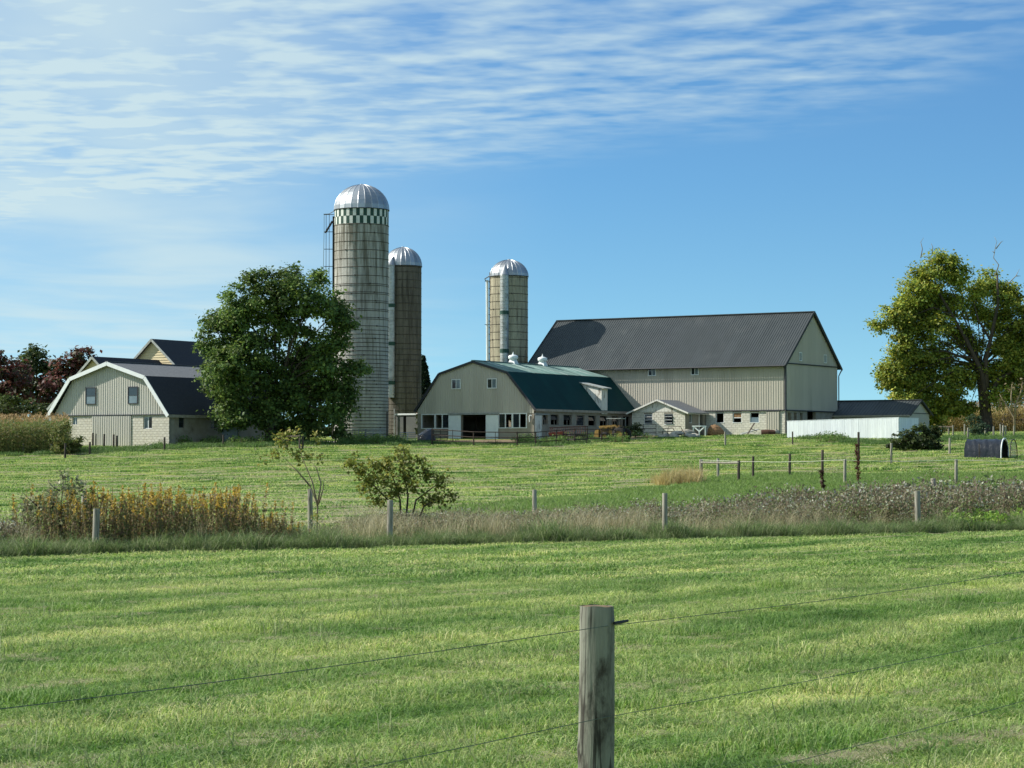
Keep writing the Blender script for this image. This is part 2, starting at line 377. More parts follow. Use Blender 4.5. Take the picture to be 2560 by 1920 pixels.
# ------------------------------------------------------------------ ground
def build_ground():
    def axis(lo, hi, step, far):
        a = list(np.arange(lo, hi + .01, step)); s = step; x = hi
        while x < far: s *= 1.35; x += s; a.append(x)
        return a
    xs = axis(0, 75, 1.5, 4500); xs = np.array([-x for x in reversed(xs[1:])] + xs)
    ys = np.array([-60, -40, -20, -8] + axis(0, 270, 1.5, 4900)); ys = np.clip(ys, -60, 4990)
    X, Y = np.meshgrid(xs, ys); Z = gz(X, Y)
    nx, ny = len(xs), len(ys); idx = np.arange(nx * ny).reshape(ny, nx)
    q = np.stack([idx[:-1, :-1], idx[:-1, 1:], idx[1:, 1:], idx[1:, :-1]], -1).reshape(-1, 4)
    me = fast_mesh('ground', np.stack([X, Y, Z], -1).reshape(-1, 3), q, ground_material())
    me.polygons.foreach_set('use_smooth', [True] * len(me.polygons))
    prop(link(bpy.data.objects.new('ground', me)), kind='structure', label='green mown field rising gently towards the farm buildings')
build_ground()
def sheet(name, poly, mt, lift, label):
    """terrain-following patch with a ragged outline, poly in world xy"""
    pts = []
    for i, (a, b) in enumerate(zip(poly, poly[1:] + poly[:1])):
        n = max(2, int((Vector(b) - Vector(a)).length / .7))
        for k in range(n):
            p = Vector(a).lerp(Vector(b), k / n)
            pts.append((p.x + rng.normal(0, .12), p.y + rng.normal(0, .25)))
    import bmesh
    bm = bmesh.new(); vs_ = [bm.verts.new((x, y, 0)) for x, y in pts]; fc = bm.faces.new(vs_)
    bmesh.ops.triangulate(bm, faces=[fc])
    bmesh.ops.subdivide_edges(bm, edges=bm.edges[:], cuts=2, use_grid_fill=True)
    for v in bm.verts: v.co.z = g(v.co.x, v.co.y) + lift
    me = bpy.data.meshes.new(name); bm.to_mesh(me); bm.free(); me.materials.append(mt)
    prop(link(bpy.data.objects.new(name, me)), kind='structure', label=label)

# ------------------------------------------------------------------ building kit (local x = along U, y = along V, away from the camera)
RZ = -TH
AX, AY, AZ = Vector((1, 0, 0)), Vector((0, 1, 0)), Vector((0, 0, 1))
PW = .92
def rib_profile(w, pitch=.23, rw=.04, rh=.028):
    pts = [(0.0, 0.0)]; x = pitch / 2
    while x < w - rw:
        pts += [(x - rw * .75, 0), (x - rw * .3, rh), (x + rw * .3, rh), (x + rw * .75, 0)]; x += pitch
    pts.append((w, 0.0)); return pts
def siding(parent, p0, a, n, L, z0, top, mt, name='siding_panel', pitch=.23):
    """upright ribbed sheets along a, facing n; top(s) gives the upper edge"""
    p0, a, n = Vector(p0), Vector(a), Vector(n); s = 0.0; shared = {}
    while s < L - .02:
        w = min(PW, L - s); prof = rib_profile(w, pitch)
        tops = [top(s + x) for x, h in prof]
        flat = max(tops) - min(tops) < 1e-6; key = (round(w, 3), round(tops[0], 3))
        if flat and key in shared:
            inst(name, shared[key], parent, p0 + a * s); s += w; continue
        m = MB(); vv = []; ff = []
        for (x, h), tz in zip(prof, tops):
            q = a * x + n * h
            vv += [q + AZ * z0, q + AZ * max(tz, z0 + .001)]
        # keep the peak where the slope changes inside a sheet
        for i in range(len(prof) - 1): ff.append((2 * i, 2 * i + 2, 2 * i + 3, 2 * i + 1))
        m.add(vv, ff); me = m.mesh(name, mt)
        if flat: shared[key] = me
        inst(name, me, parent, p0 + a * s); s += w
def roof_slope(parent, p0, p1, a, L, mt, name='roof_panel', pitch=.23, th=.03, rh=.03, seams=True):
    """ribbed sheets running from eave p0 to ridge p1, laid side by side along a"""
    p0, p1, a = Vector(p0), Vector(p1), Vector(a); run = p1 - p0
    n = run.cross(a).normalized()
    if n.z < 0: n = -n
    s = 0.0; cache = {}
    while s < L - .02:
        w = min(PW, L - s); key = round(w, 3)
        if key not in cache:
            m = MB(); prof = rib_profile(w, pitch, .045, rh) if seams else [(0, 0), (w, 0)]
            vv = []; ff = []
            for x, h in prof: vv += [p0 + a * x + n * h, p1 + a * x + n * h]
            for i in range(len(prof) - 1): ff.append((2 * i, 2 * i + 2, 2 * i + 3, 2 * i + 1))
            m.add(vv, ff)
            m.add([p0 - n * th, p0 + a * w - n * th, p1 + a * w - n * th, p1 - n * th, p0, p0 + a * w, p1 + a * w, p1],
                  [(0, 1, 2, 3), (0, 1, 5, 4), (2, 3, 7, 6), (1, 2, 6, 5), (0, 3, 7, 4)])
            cache[key] = m.mesh(name, mt)
        inst(name, cache[key], parent, a * s); s += w
def wall(parent, p0, a, n, L, z0, z1, th, holes, mt, name='wall'):
    """solid wall with real openings; n points outwards, thickness goes inwards"""
    p0, a, n = Vector(p0), Vector(a), Vector(n); m = MB()
    cuts = sorted({0.0, L} | {h[0] for h in holes} | {h[1] for h in holes})
    for s0, s1 in zip(cuts, cuts[1:]):
        if s1 - s0 < 1e-4: continue
        zs = sorted((h[2], h[3]) for h in holes if h[0] <= s0 + 1e-5 and h[1] >= s1 - 1e-5); z = z0
        for a0, a1 in zs + [(z1, z1)]:
            if a0 - z > 1e-4: m.obox(p0 + a * s0 + AZ * z - n * th, a, n, AZ, s1 - s0, th, a0 - z)
            z = max(z, a1)
    return m.obj(name, mt, parent)
_blk = {}
def blocks(parent, p0, a, n, L, z0, z1, holes, mt, bw=.4, bh=.2, proud=.012):
    """concrete blocks laid in running bond on the wall's face, joints recessed"""
    p0, a, n = Vector(p0), Vector(a), Vector(n); z = z0; r = 0
    ang = math.atan2(a.y, a.x)
    while z < z1 - .03:
        h = min(bh, z1 - z); s = -(bw / 2) * (r % 2)
        while s < L - .01:
            segs = [(max(s, 0), min(s + bw, L))]
            for h0, h1, za, zb in holes:
                if zb > z + .06 and za < z + h - .06:
                    segs = [q for (x0, x1) in segs for q in ((x0, min(x1, h0)), (max(x0, h1), x1)) if q[1] - q[0] > .03]
            for x0, x1 in segs:
                if x1 - x0 < .03: continue
                key = (mt.name, round(x1 - x0, 2), round(h, 2))
                if key not in _blk:
                    w, hh = key[1] - .014, key[2] - .014; b = .006
                    m = MB(); m.add([(.007, 0, .007), (.007 + w, 0, .007), (.007 + w, 0, .007 + hh), (.007, 0, .007 + hh),
                                     (.007 + b, -proud, .007 + b), (.007 + w - b, -proud, .007 + b), (.007 + w - b, -proud, .007 + hh - b), (.007 + b, -proud, .007 + hh - b)],
                                    [(4, 5, 6, 7), (0, 1, 5, 4), (1, 2, 6, 5), (2, 3, 7, 6), (3, 0, 4, 7)])
                    _blk[key] = m.mesh('block', mt)
                q = p0 + a * x0 + n * (.002 + random.uniform(0, .004))
                inst('block', _blk[key], parent, (q.x, q.y, z), (0, 0, ang))
            s += bw
        z += h; r += 1
def window(parent, p0, a, n, s0, s1, za, zb, fw=.07, depth=.05, panes=2, fm='trim_white', gm=('glass_dark', 'glass_pale'), horiz=False, name='window', tilt=0):
    """frame proud of the wall, sashes and panes as sub-parts"""
    p0, a, n = Vector(p0), Vector(a), Vector(n); M = MATS; f = MB()
    o = p0 + n * .004
    f.obox(o + a * s0 + AZ * za, a, n, AZ, s1 - s0, depth, fw)
    f.obox(o + a * s0 + AZ * (zb - fw), a, n, AZ, s1 - s0, depth, fw)
    f.obox(o + a * s0 + AZ * (za + fw), a, n, AZ, fw, depth, zb - za - 2 * fw)
    f.obox(o + a * (s1 - fw) + AZ * (za + fw), a, n, AZ, fw, depth, zb - za - 2 * fw)
    w = f.obj(name, M[fm], parent)
    i0, i1, j0, j1 = s0 + fw, s1 - fw, za + fw, zb - fw
    for k in range(panes):
        if horiz: r = (i0, i1, j0 + (j1 - j0) * k / panes, j0 + (j1 - j0) * (k + 1) / panes)
        else: r = (i0 + (i1 - i0) * k / panes, i0 + (i1 - i0) * (k + 1) / panes, j0, j1)
        g_ = MB(); g_.obox(o + a * r[0] + AZ * r[2], a, n, AZ, r[1] - r[0], .012 + .004 * k, r[3] - r[2])
        g_.obj('pane', M[gm[k % len(gm)]], w)
        if k:
            b = MB()
            if horiz: b.obox(o + a * i0 + AZ * (r[2] - .02), a, n, AZ, i1 - i0, depth * .8, .04)
            else: b.obox(o + a * (r[0] - .025) + AZ * j0, a, n, AZ, .05, depth * .8, j1 - j0)
            b.obj('sash_bar', M[fm], w)
    return w
def board(parent, name, p, q, w, h, mt, up=(0, 0, 1)):
    return MB().bar(p, q, w, h, up).obj(name, MATS[mt], parent)
def piece(prof):
    """piecewise linear height function"""
    xs, zs = zip(*prof)
    return lambda s: float(np.interp(s, xs, zs))

# ------------------------------------------------------------------ the big bank barn
BX, BY = 23.20, 190.0; BZ = 3.36
def big_barn():
    t = empty('bank_barn', (BX, BY, BZ), RZ, 'largest barn, tan ribbed metal walls under a long dark grey metal roof', 'barn')
    L, W, H, E, RD, OV = 25.4, 11.0, 2.15, 6.38, 10.78, .55
    sl_ = (RD - E) / (W / 2)
    M = MATS
    # lower storey
    fw = [(-6.59, -5.79), (-4.95, -4.11), (-3.32, -2.46)]
    holes = [(L + x0, L + x1, 1.13, 1.98) for x0, x1 in fw]
    wall(t, (-L, 0, 0), AX, -AY, L, -.6, H, .3, holes, M['mortar'], 'block_wall')
    blocks(t, (-7.5, 0, 0), AX, -AY, 7.5, -.1, H - .02, [(7.5 + x0, 7.5 + x1, 1.13, 1.98) for x0, x1 in fw] + [(7.5 - 1.76, 7.5 - .5, 0, 2.1)], M['block_white'])
    gh = [(.5, 1.15, .95, 1.95), (1.75, 2.3, .95, 1.95), (3.0, 3.55, .95, 1.95), (4.5, 6.3, -.6, 2.1)]
    wall(t, (0, .3, 0), AY, AX, W - .6, -.6, H, .3, [(a - .3, b - .3, c, d) for a, b, c, d in gh], M['stucco'], 'end_wall')
    wall(t, (-L, W, 0), AX, AY, L, -.6, H, .3, [], M['stucco'], 'rear_wall')
    wall(t, (-L, .3, 0), AY, -AX, W - .6, -.6, H, .3, [], M['stucco'], 'end_wall')
    MB().box(-L + .31, -.31, .31, W - .31, -.4, .02).obj('floor', M['interior_dark'], t)
    MB().box(-L + .31, -.31, .31, W - .31, H - .1, H).obj('loft_floor', M['interior_dark'], t)
    for k, (x0, x1) in enumerate(fw):
        m = MB()
        for a_, b_ in ((x0, x0 + .05), (x1 - .05, x1)): m.box(a_, b_, .03, .12, 1.13, 1.98)
        m.box(x0 + .05, x1 - .05, .03, .12, 1.93, 1.98); m.box(x0 - .03, x1 + .03, -.04, .1, 1.08, 1.13)
        w = m.obj('window', M['trim_white'], t)
        if k == 1: MB().box(x0 + .06, x1 - .06, .05, .08, 1.56, 1.92).obj('shade', M['hay_old'], w)
        if k == 1: MB().box(x0 + .06, x1 - .06, .04, .09, 1.50, 1.56).obj('sash_bar', M['trim_white'], w)
        if k == 2: MB().box(x0 + .06, x1 - .06, .05, .08, 1.14, 1.55).obj('pane', M['glass_pale'], w)
    # ribbed siding
    siding(t, (-L, -.02, 0), AX, -AY, L, H, lambda s: E - .07, M['siding_tan'])
    MB().box(-L, -.0, 0.0, .05, H + .001, E - .12).obj('framing', M['interior_dark'], t)
    rf = piece([(0, E), (W / 2, RD - .12), (W, E)])
    siding(t, (.02, 0, 0), AY, AX, W, H, rf, M['siding_tan'])
    siding(t, (-L - .02, W, 0), -AY, -AX, W, H, rf, M['siding_tan'])
    siding(t, (0, W + .02, 0), -AX, AY, L, H, lambda s: E - .07, M['siding_tan'])
    # corner and belt trim
    board(t, 'corner_trim', (.01, -.03, H), (.01, -.03, E - .15), .16, .16, 'trim_dark')
    board(t, 'base_trim', (-L, -.06, H - .02), (-.08, -.06, H - .02), .09, .1, 'trim_dark')
    board(t, 'base_trim', (.06, .08, H - .02), (.06, W, H - .02), .09, .1, 'trim_dark')
    board(t, 'belt_trim', (.07, .08, E - .25), (.07, W, E - .25), .08, .1, 'trim_dark')
    # roof
    ze = RD - sl_ * (W / 2 + OV)
    roof_slope(t, (-L - .25, -OV, ze), (-L - .25, W / 2, RD), AX, L + .5, M['roof_dark'])
    roof_slope(t, (-L - .25, W + OV, ze), (-L - .25, W / 2, RD), AX, L + .5, M['roof_dark'])
    board(t, 'ridge_cap', (-L - .27, W / 2, RD + .03), (.27, W / 2, RD + .03), .34, .07, 'roof_dark')
    gt = MB().tube([(-L - .2, -OV - .06, ze - .05), (.22, -OV - .06, ze - .05)], .07, 8).obj('gutter', M['trim_dark'], t)
    for yy, e in ((0, -1), (W, 1)):
        for xx in (.27, -L - .27):
            board(t, 'rake_trim', (xx, W / 2 + e * (W / 2 + OV), ze - .06), (xx, W / 2 + e * .05, RD - .06), .05, .24, 'trim_dark')
    MB().tube([(.1, -OV - .02, ze - .1), (.09, -.18, ze - .55), (.09, -.18, .2)], .05, 6).obj('downspout', M['trim_dark'], t)
    MB().tube([(.18, W + OV, ze - .1), (.12, W + .1, ze - .6), (.12, W + .1, .2)], .05, 6).obj('downspout', M['trim_dark'], t)
    # upper windows, end windows
    for x0, x1 in ((-13.14, -12.35), (-8.93, -8.16)):
        window(t, (-L, -.045, 0), AX, -AY, L + x0, L + x1, 5.26, 6.2, panes=2)
    for y0, y1 in ((2.69, 3.27), (7.96, 8.57)):
        window(t, (.045, 0, 0), AY, AX, y0, y1, 6.4, 7.16, panes=2)
    # metal sliding door on the block wall
    d = MB()
    for x, h in [(0, 0)]: pass
    m = MB().box(-1.74, -.52, -.10, -.06, .05, 2.02).obj('sliding_door', M['siding_tan'], t)
    for k in range(6): MB().box(-1.72 + k * .22, -1.68 + k * .22, -.125, -.10, .06, 2.01).obj('rib', M['siding_tan'], m)
    board(t, 'door_track', (-3.0, -.1, 2.12), (-.45, -.1, 2.12), .1, .09, 'trim_dark')
big_barn()

# ------------------------------------------------------------------ green-roofed dairy barn
GX, GY, GZ0 = 1.79, 182.6, 2.90
def gambrel_roof(t, xs, zs, y0, y1, mats, rake_mat, rake_w=.2, seams=(True, True), ov=.12):
    """xs, zs: eave, break, peak, break, eave (outer roof surface)"""
    for i in range(4):
        lower = i in (0, 3)
        a, b = (i, i + 1) if i < 2 else (i + 1, i)
        roof_slope(t, (xs[a], y0, zs[a]), (xs[b], y0, zs[b]), AY, y1 - y0, mats[0] if lower else mats[1], seams=seams[0] if lower else seams[1], rh=.022)
    for i in range(4):
        p, q = Vector((xs[i], y0 - .03, zs[i] - rake_w / 2 + .01)), Vector((xs[i + 1], y0 - .03, zs[i + 1] - rake_w / 2 + .01))
        MB().bar(p, q, .05, rake_w).obj('rake_board', rake_mat, t)
    MB().bar(((xs[2]), y0 - .03, zs[2] + .03), (xs[2], y1 + .02, zs[2] + .03), .3, .06).obj('ridge_cap', mats[1], t)
def hip_gable(t, W, prof, z0, mt, name='siding_panel', y=-.02):
    siding(t, (-W, y, 0), AX, -AY, W, z0, prof, mt, name)
def dairy_barn():
    t = empty('dairy_barn', (GX, GY, GZ0), RZ, 'green gambrel-roofed dairy barn with white sliding doors and row of side windows', 'barn')
    M = MATS; W, L, H = 11.42, 17.35, 2.2
    E = 2.62
    xs = [-W - .22, -9.2, -5.84, -2.5, .22]; zs = [2.56, 5.66, 6.62, 5.66, 2.56]
    fr = [(-10.98, -9.69, 1.06, 2.2), (-9.6, -8.25, 1.06, 2.2), (-7.02, -4.58, -.5, 2.14), (-3.34, -2.1, 1.06, 2.2), (-1.99, -.72, 1.06, 2.2)]
    wall(t, (-W, 0, 0), AX, -AY, W, -.6, H + .02, .25, [(W + a, W + b, c, d) for a, b, c, d in fr], M['stucco'], 'front_wall')
    sw = [(.25, 1.21, -.5, 2.1)] + [(a, b, 1.3, 2.17) for a, b in ((1.45, 2.18), (2.70, 4.07), (4.80, 6.20), (6.94, 8.30), (8.99, 10.37), (11.0, 12.41), (13.08, 14.42), (15.1, 16.5))]
    wall(t, (0, .25, 0), AY, AX, L - .25, -.6, 2.5, .25, [(a - .25, b - .25, c, d) for a, b, c, d in sw], M['stucco'], 'side_wall')
    lw = [(11.0, 11.5, 1.3, 1.9), (14.0, 14.4, 1.3, 1.9)]
    wall(t, (-W, .25, 0), AY, -AX, L - .25, -.6, 2.5, .25, lw, M['stucco'], 'side_wall')
    MB().box(-W + .26, -.26, .26, L, -.3, .02).obj('floor', M['interior_dark'], t)
    MB().box(-W + .26, -.26, .26, L, 2.25, 2.35).obj('loft_floor', M['interior_dark'], t)
    MB().box(-W + .26, -.26, L - .2, L, .02, 2.25).obj('rear_wall', M['interior_dark'], t)
    for k in range(4):      # stall rails seen through the doorway
        MB().tube([(-7.0, 3.5, .4 + k * .35), (-4.6, 3.5, .4 + k * .35)], .04, 6).obj('stall_rail', M['rusty_pipe'], t)
    for k in range(5): MB().tube([(-5.84 + (k % 2) * 2.6 - 1.3, 2.5 + k * 3, 0), (-5.84 + (k % 2) * 2.6 - 1.3, 2.5 + k * 3, 2.25)], .06, 6).obj('stall_post', M['rusty_pipe'], t)
    # gable siding
    prof = piece([(0, 2.5), (W - 9.2, 5.5), (W - 5.84, 6.45), (W - 2.5, 5.5), (W, 2.5)])
    hip_gable(t, W, prof, H + .02, M['siding_grey'])
    m = MB(); m.add([(-W, .03, H), (0, .03, H), (0, .03, 2.5), (-2.5, .03, 5.5), (-5.84, .03, 6.45), (-9.2, .03, 5.5), (-W, .03, 2.5)], [(0, 1, 2, 3, 4, 5, 6)])
    m.add([(-W, L, -.3), (0, L, -.3), (0, L, 2.5), (-2.5, L, 5.5), (-5.84, L, 6.45), (-9.2, L, 5.5), (-W, L, 2.5)], [(0, 1, 2, 3, 4, 5, 6)])
    m.obj('gable_sheathing', M['interior_dark'], t)
    gambrel_roof(t, xs, zs, -.12, L, (M['roof_green'], M['roof_green_worn']), M['trim_dark'], .2, seams=(False, True))
    board(t, 'eave_board', (.2, -.1, 2.47), (.2, L, 2.47), .06, .2, 'soffit')
    MB().box(0.005, .17, -.05, L - .05, 2.39, 2.42).obj('soffit_board', M['soffit'], t)
    board(t, 'eave_board', (-W - .2, -.1, 2.47), (-W - .2, L, 2.47), .06, .2, 'soffit')
    # front windows and doors
    for x0, x1 in ((-7.97, -7.06), (-4.47, -3.53)): window(t, (-W, -.045, 0), AX, -AY, W + x0, W + x1, 4.28, 5.12, panes=2)
    for i, (x0, x1, z0, z1) in enumerate(fr):
        if i == 2: continue
        m = MB()
        m.box(x0 - .06, x1 + .06, -.05, .04, z0 - .07, z0); m.box(x0 - .06, x1 + .06, -.05, .04, z1 - .04, z1 + .04)
        m.box(x0 - .06, x0 + .02, -.05, .04, z0, z1 - .04); m.box(x1 - .02, x1 + .06, -.05, .04, z0, z1 - .04)
        w = m.obj('window', M['trim_white'], t); xm = (x0 + x1) / 2
        if i:
            MB().box(xm - .04, xm + .04, -.04, .03, z0, z1 - .04).obj('sash_bar', M['trim_white'], w)
            a, b = ((xm + .04, x1 - .02) if i == 1 else (x0 + .02, xm - .04))
            MB().box(a, b, .0, .012, z0, z1 - .04).obj('pane', M['glass_dark'], w)
    for x0, x1 in ((-8.24, -7.03), (-4.57, -3.37)):
        d = MB().box(x0, x1, -.12, -.07, .04, 2.1).obj('sliding_door', M['white_paint'], t)
        for k in range(7): MB().box(x0 + .1 + k * .17, x0 + .115 + k * .17, -.132, -.12, .05, 2.08).obj('door_batten', M['white_paint'], d)
    board(t, 'door_track', (-8.3, -.12, 2.2), (-3.3, -.12, 2.2), .12, .12, 'plank_grey')
    # side windows: hopper sash over a split lower light
    for i, (a, b, z0, z1) in enumerate(sw[1:]):
        m = MB(); m.box(-.1, .03, a - .03, b + .03, z0 - .07, z0)
        m.box(-.12, -.05, a, a + .05, z0, z1); m.box(-.12, -.05, b - .05, b, z0, z1); m.box(-.12, -.05, a + .05, b - .05, z1 - .04, z1)
        w = m.obj('window', M['stucco'], t)
        if i in (0, 1, 2, 4, 5, 6):
            MB().add([(-.1, a + .06, 1.72), (-.1, b - .06, 1.72), (-.24, b - .06, z1 - .05), (-.24, a + .06, z1 - .05)], [(0, 1, 2, 3)]).obj('pane', M['glass_dark'], w)
            if i != 4: MB().box(-.1, -.06, (a + b) / 2 - .02, (a + b) / 2 + .02, z0, 1.7).obj('sash_bar', M['stucco'], w)
        elif i == 3: MB().box(-.1, -.09, a + .06, b - .06, z0, z1 - .05).obj('pane', M['glass_dark'], w)
        else: MB().box(-.1, -.06, a + .6, a + .66, z0, z1 - .05).obj('sash_bar', M['trim_white'], w)
    MB().box(.02, .06, .1, 1.15, .0, 2.05).obj('side_door', M['white_peeling'], t)
    board(t, 'door_track', (.07, .02, 2.14), (.07, 2.3, 2.14), .08, .1, 'plank_grey')
    # little white hay-door dormer on the right slope
    y0, y1 = 11.0, 12.0
    d = MB(); d.add([(-1.95, y0, 4.98), (.12, y0, 4.5), (.12, y0, 2.3), (.2, y0, 2.56)], [(0, 3, 2, 1)])
    dm = d.obj('dormer', M['white_peeling'], t)
    MB().add([(-1.95, y1, 4.98), (.12, y1, 4.5), (.12, y1, 2.3), (.2, y1, 2.56)], [(0, 1, 2, 3)]).obj('cheek', M['white_peeling'], dm)
    MB().box(.12, .17, y0 - .02, y1 + .02, 2.3, 4.52).obj('face_board', M['white_peeling'], dm)
    MB().bar((-2.35, (y0 + y1) / 2, 5.11), (.5, (y0 + y1) / 2, 4.5), 1.35, .09).obj('dormer_roof', M['plank_grey'], dm)
    # round wall vent by the corner
    MB().tube([(-.35, -.1, 1.5), (-.35, -.16, 1.95), (-.25, -.16, 2.05), (-.15, -.14, 1.98)], .05, 6).obj('vent_pipe', M['trim_white'], t)
    # two ridge ventilators
    for yv in (6.3, 11.2):
        v = MB(); v.add([(-6.2, yv - .36, 6.5), (-5.48, yv - .36, 6.5), (-5.48, yv + .36, 6.5), (-6.2, yv + .36, 6.5), (-6.06, yv - .2, 6.95), (-5.62, yv - .2, 6.95), (-5.62, yv + .2, 6.95), (-6.06, yv + .2, 6.95)],
                        [(0, 1, 5, 4), (1, 2, 6, 5), (2, 3, 7, 6), (3, 0, 4, 7), (4, 5, 6, 7)])
        vo = v.obj('roof_ventilator', M['white_paint'], t)
        MB().lathe([(.02, 6.95), (.3, 6.95), (.42, 7.02), (.42, 7.24), (.3, 7.3), (.08, 7.36), (.04, 7.5), (.002, 7.62)], 16, (-5.84, yv, 0)).obj('vent_head', M['white_paint'], vo, True)
dairy_barn()

# ------------------------------------------------------------------ left gambrel barn
LX, LY, LZ = -26.31, 172.0, 2.33
def left_barn():
    t = empty('gambrel_barn', (LX, LY, LZ), RZ, 'gambrel barn at the left with white roof edges and pale board siding', 'barn')
    M = MATS; W, L, H = 11.9, 14.0, 2.5
    xs = [-W - .38, -9.85, -6.0, -2.15, .22]; zs = [2.5, 5.5, 6.66, 5.5, 2.5]
    zs[0] = 2.45
    door = (-7.79, -3.82)
    win = [(-2.58, -1.73, 1.42, 2.38), (-9.9, -9.42, 1.75, 2.38)]
    wall(t, (-W, 0, 0), AX, -AY, W, -.6, H, .25, [(W + a, W + b, c, d) for a, b, c, d in win], M['mortar'], 'block_wall')
    blocks(t, (door[1], 0, 0), AX, -AY, -door[1], 0, H - .02, [(a - door[1], b - door[1], c, d) for a, b, c, d in win[:1]], M['block_cream'])
    blocks(t, (-W, 0, 0), AX, -AY, W + door[0], 0, H - .02, [(W + a, W + b, c, d) for a, b, c, d in win[1:]], M['block_cream'])
    sw = [(1.12, 1.79, 1.5, 2.38), (5.0, 5.67, 1.5, 2.38), (8.6, 9.3, 1.5, 2.38)]
    wall(t, (0, .25, 0), AY, AX, L - .25, -.6, H - .02, .25, [(a - .25, b - .25, c, d) for a, b, c, d in sw], M['stucco'], 'side_wall')
    wall(t, (-W, .25, 0), AY, -AX, L - .25, -.6, H - .02, .25, [], M['stucco'], 'side_wall')
    MB().box(-W + .26, -.26, .26, L, -.3, .02).obj('floor', M['interior_dark'], t)
    MB().box(-W + .26, -.26, .26, L, H - .08, H + .02).obj('loft_floor', M['interior_dark'], t)
    MB().box(-W + .26, -.26, L - .2, L, .02, H - .08).obj('rear_wall', M['stucco'], t)
    for a, b, c, d in win + []:
        w = window(t, (-W, .12, 0), AX, -AY, W + a, W + b, c, d, panes=2, fm='trim_white', depth=.04, fw=.05, gm=('glass_pale', 'glass_dark'))
    for a, b, c, d in sw: window(t, (-.12, 0, 0), AY, AX, a, b, c, d, panes=2, fm='trim_dark', depth=.04, fw=.05, gm=('glass_dark', 'glass_dark'), horiz=True)
    prof = piece([(0, 2.5), (W - 9.85, 5.36), (W - 6.0, 6.5), (W - 2.15, 5.36), (W, 2.5)])
    hip_gable(t, W, prof, H + .02, M['siding_pale'])
    m = MB(); m.add([(-W, .03, H), (0, .03, H), (0, .03, 2.5), (-2.15, .03, 5.36), (-6, .03, 6.5), (-9.85, .03, 5.36), (-W, .03, 2.5)], [(0, 1, 2, 3, 4, 5, 6)])
    m.add([(-W, L, -.3), (0, L, -.3), (0, L, 2.5), (-2.15, L, 5.36), (-6, L, 6.5), (-9.85, L, 5.36), (-W, L, 2.5)], [(0, 1, 2, 3, 4, 5, 6)])
    m.obj('gable_sheathing', M['interior_dark'], t)
    gambrel_roof(t, xs, zs, -.42, L, (M['shingle_dark'], M['shingle_grey']), M['trim_white'], .3, seams=(False, False))
    board(t, 'eave_board', (.2, -.38, 2.38), (.2, L, 2.38), .06, .22, 'soffit')
    MB().box(.003, .17, -.36, L - .05, 2.3, 2.33).obj('soffit_board', M['soffit'], t)
    board(t, 'base_trim', (-W, -.08, H + .0), (0, -.08, H + .0), .09, .07, 'trim_dark')
    for x0, x1 in ((-8.5, -7.42), (-4.13, -3.11)):
        window(t, (-W, -.045, 0), AX, -AY, W + x0, W + x1, 3.35, 4.7, panes=2, horiz=True, fm='trim_dark', gm=('glass_pale', 'glass_dark'))
    d = MB().box(door[0], door[1], -.09, -.05, .04, H - .06).obj('sliding_door', M['siding_pale'], t)
    k = door[0] + .11
    while k < door[1]:
        MB().box(k, k + .045, -.115, -.09, .05, H - .07).obj('rib', M['siding_pale'], d); k += .23
left_barn()

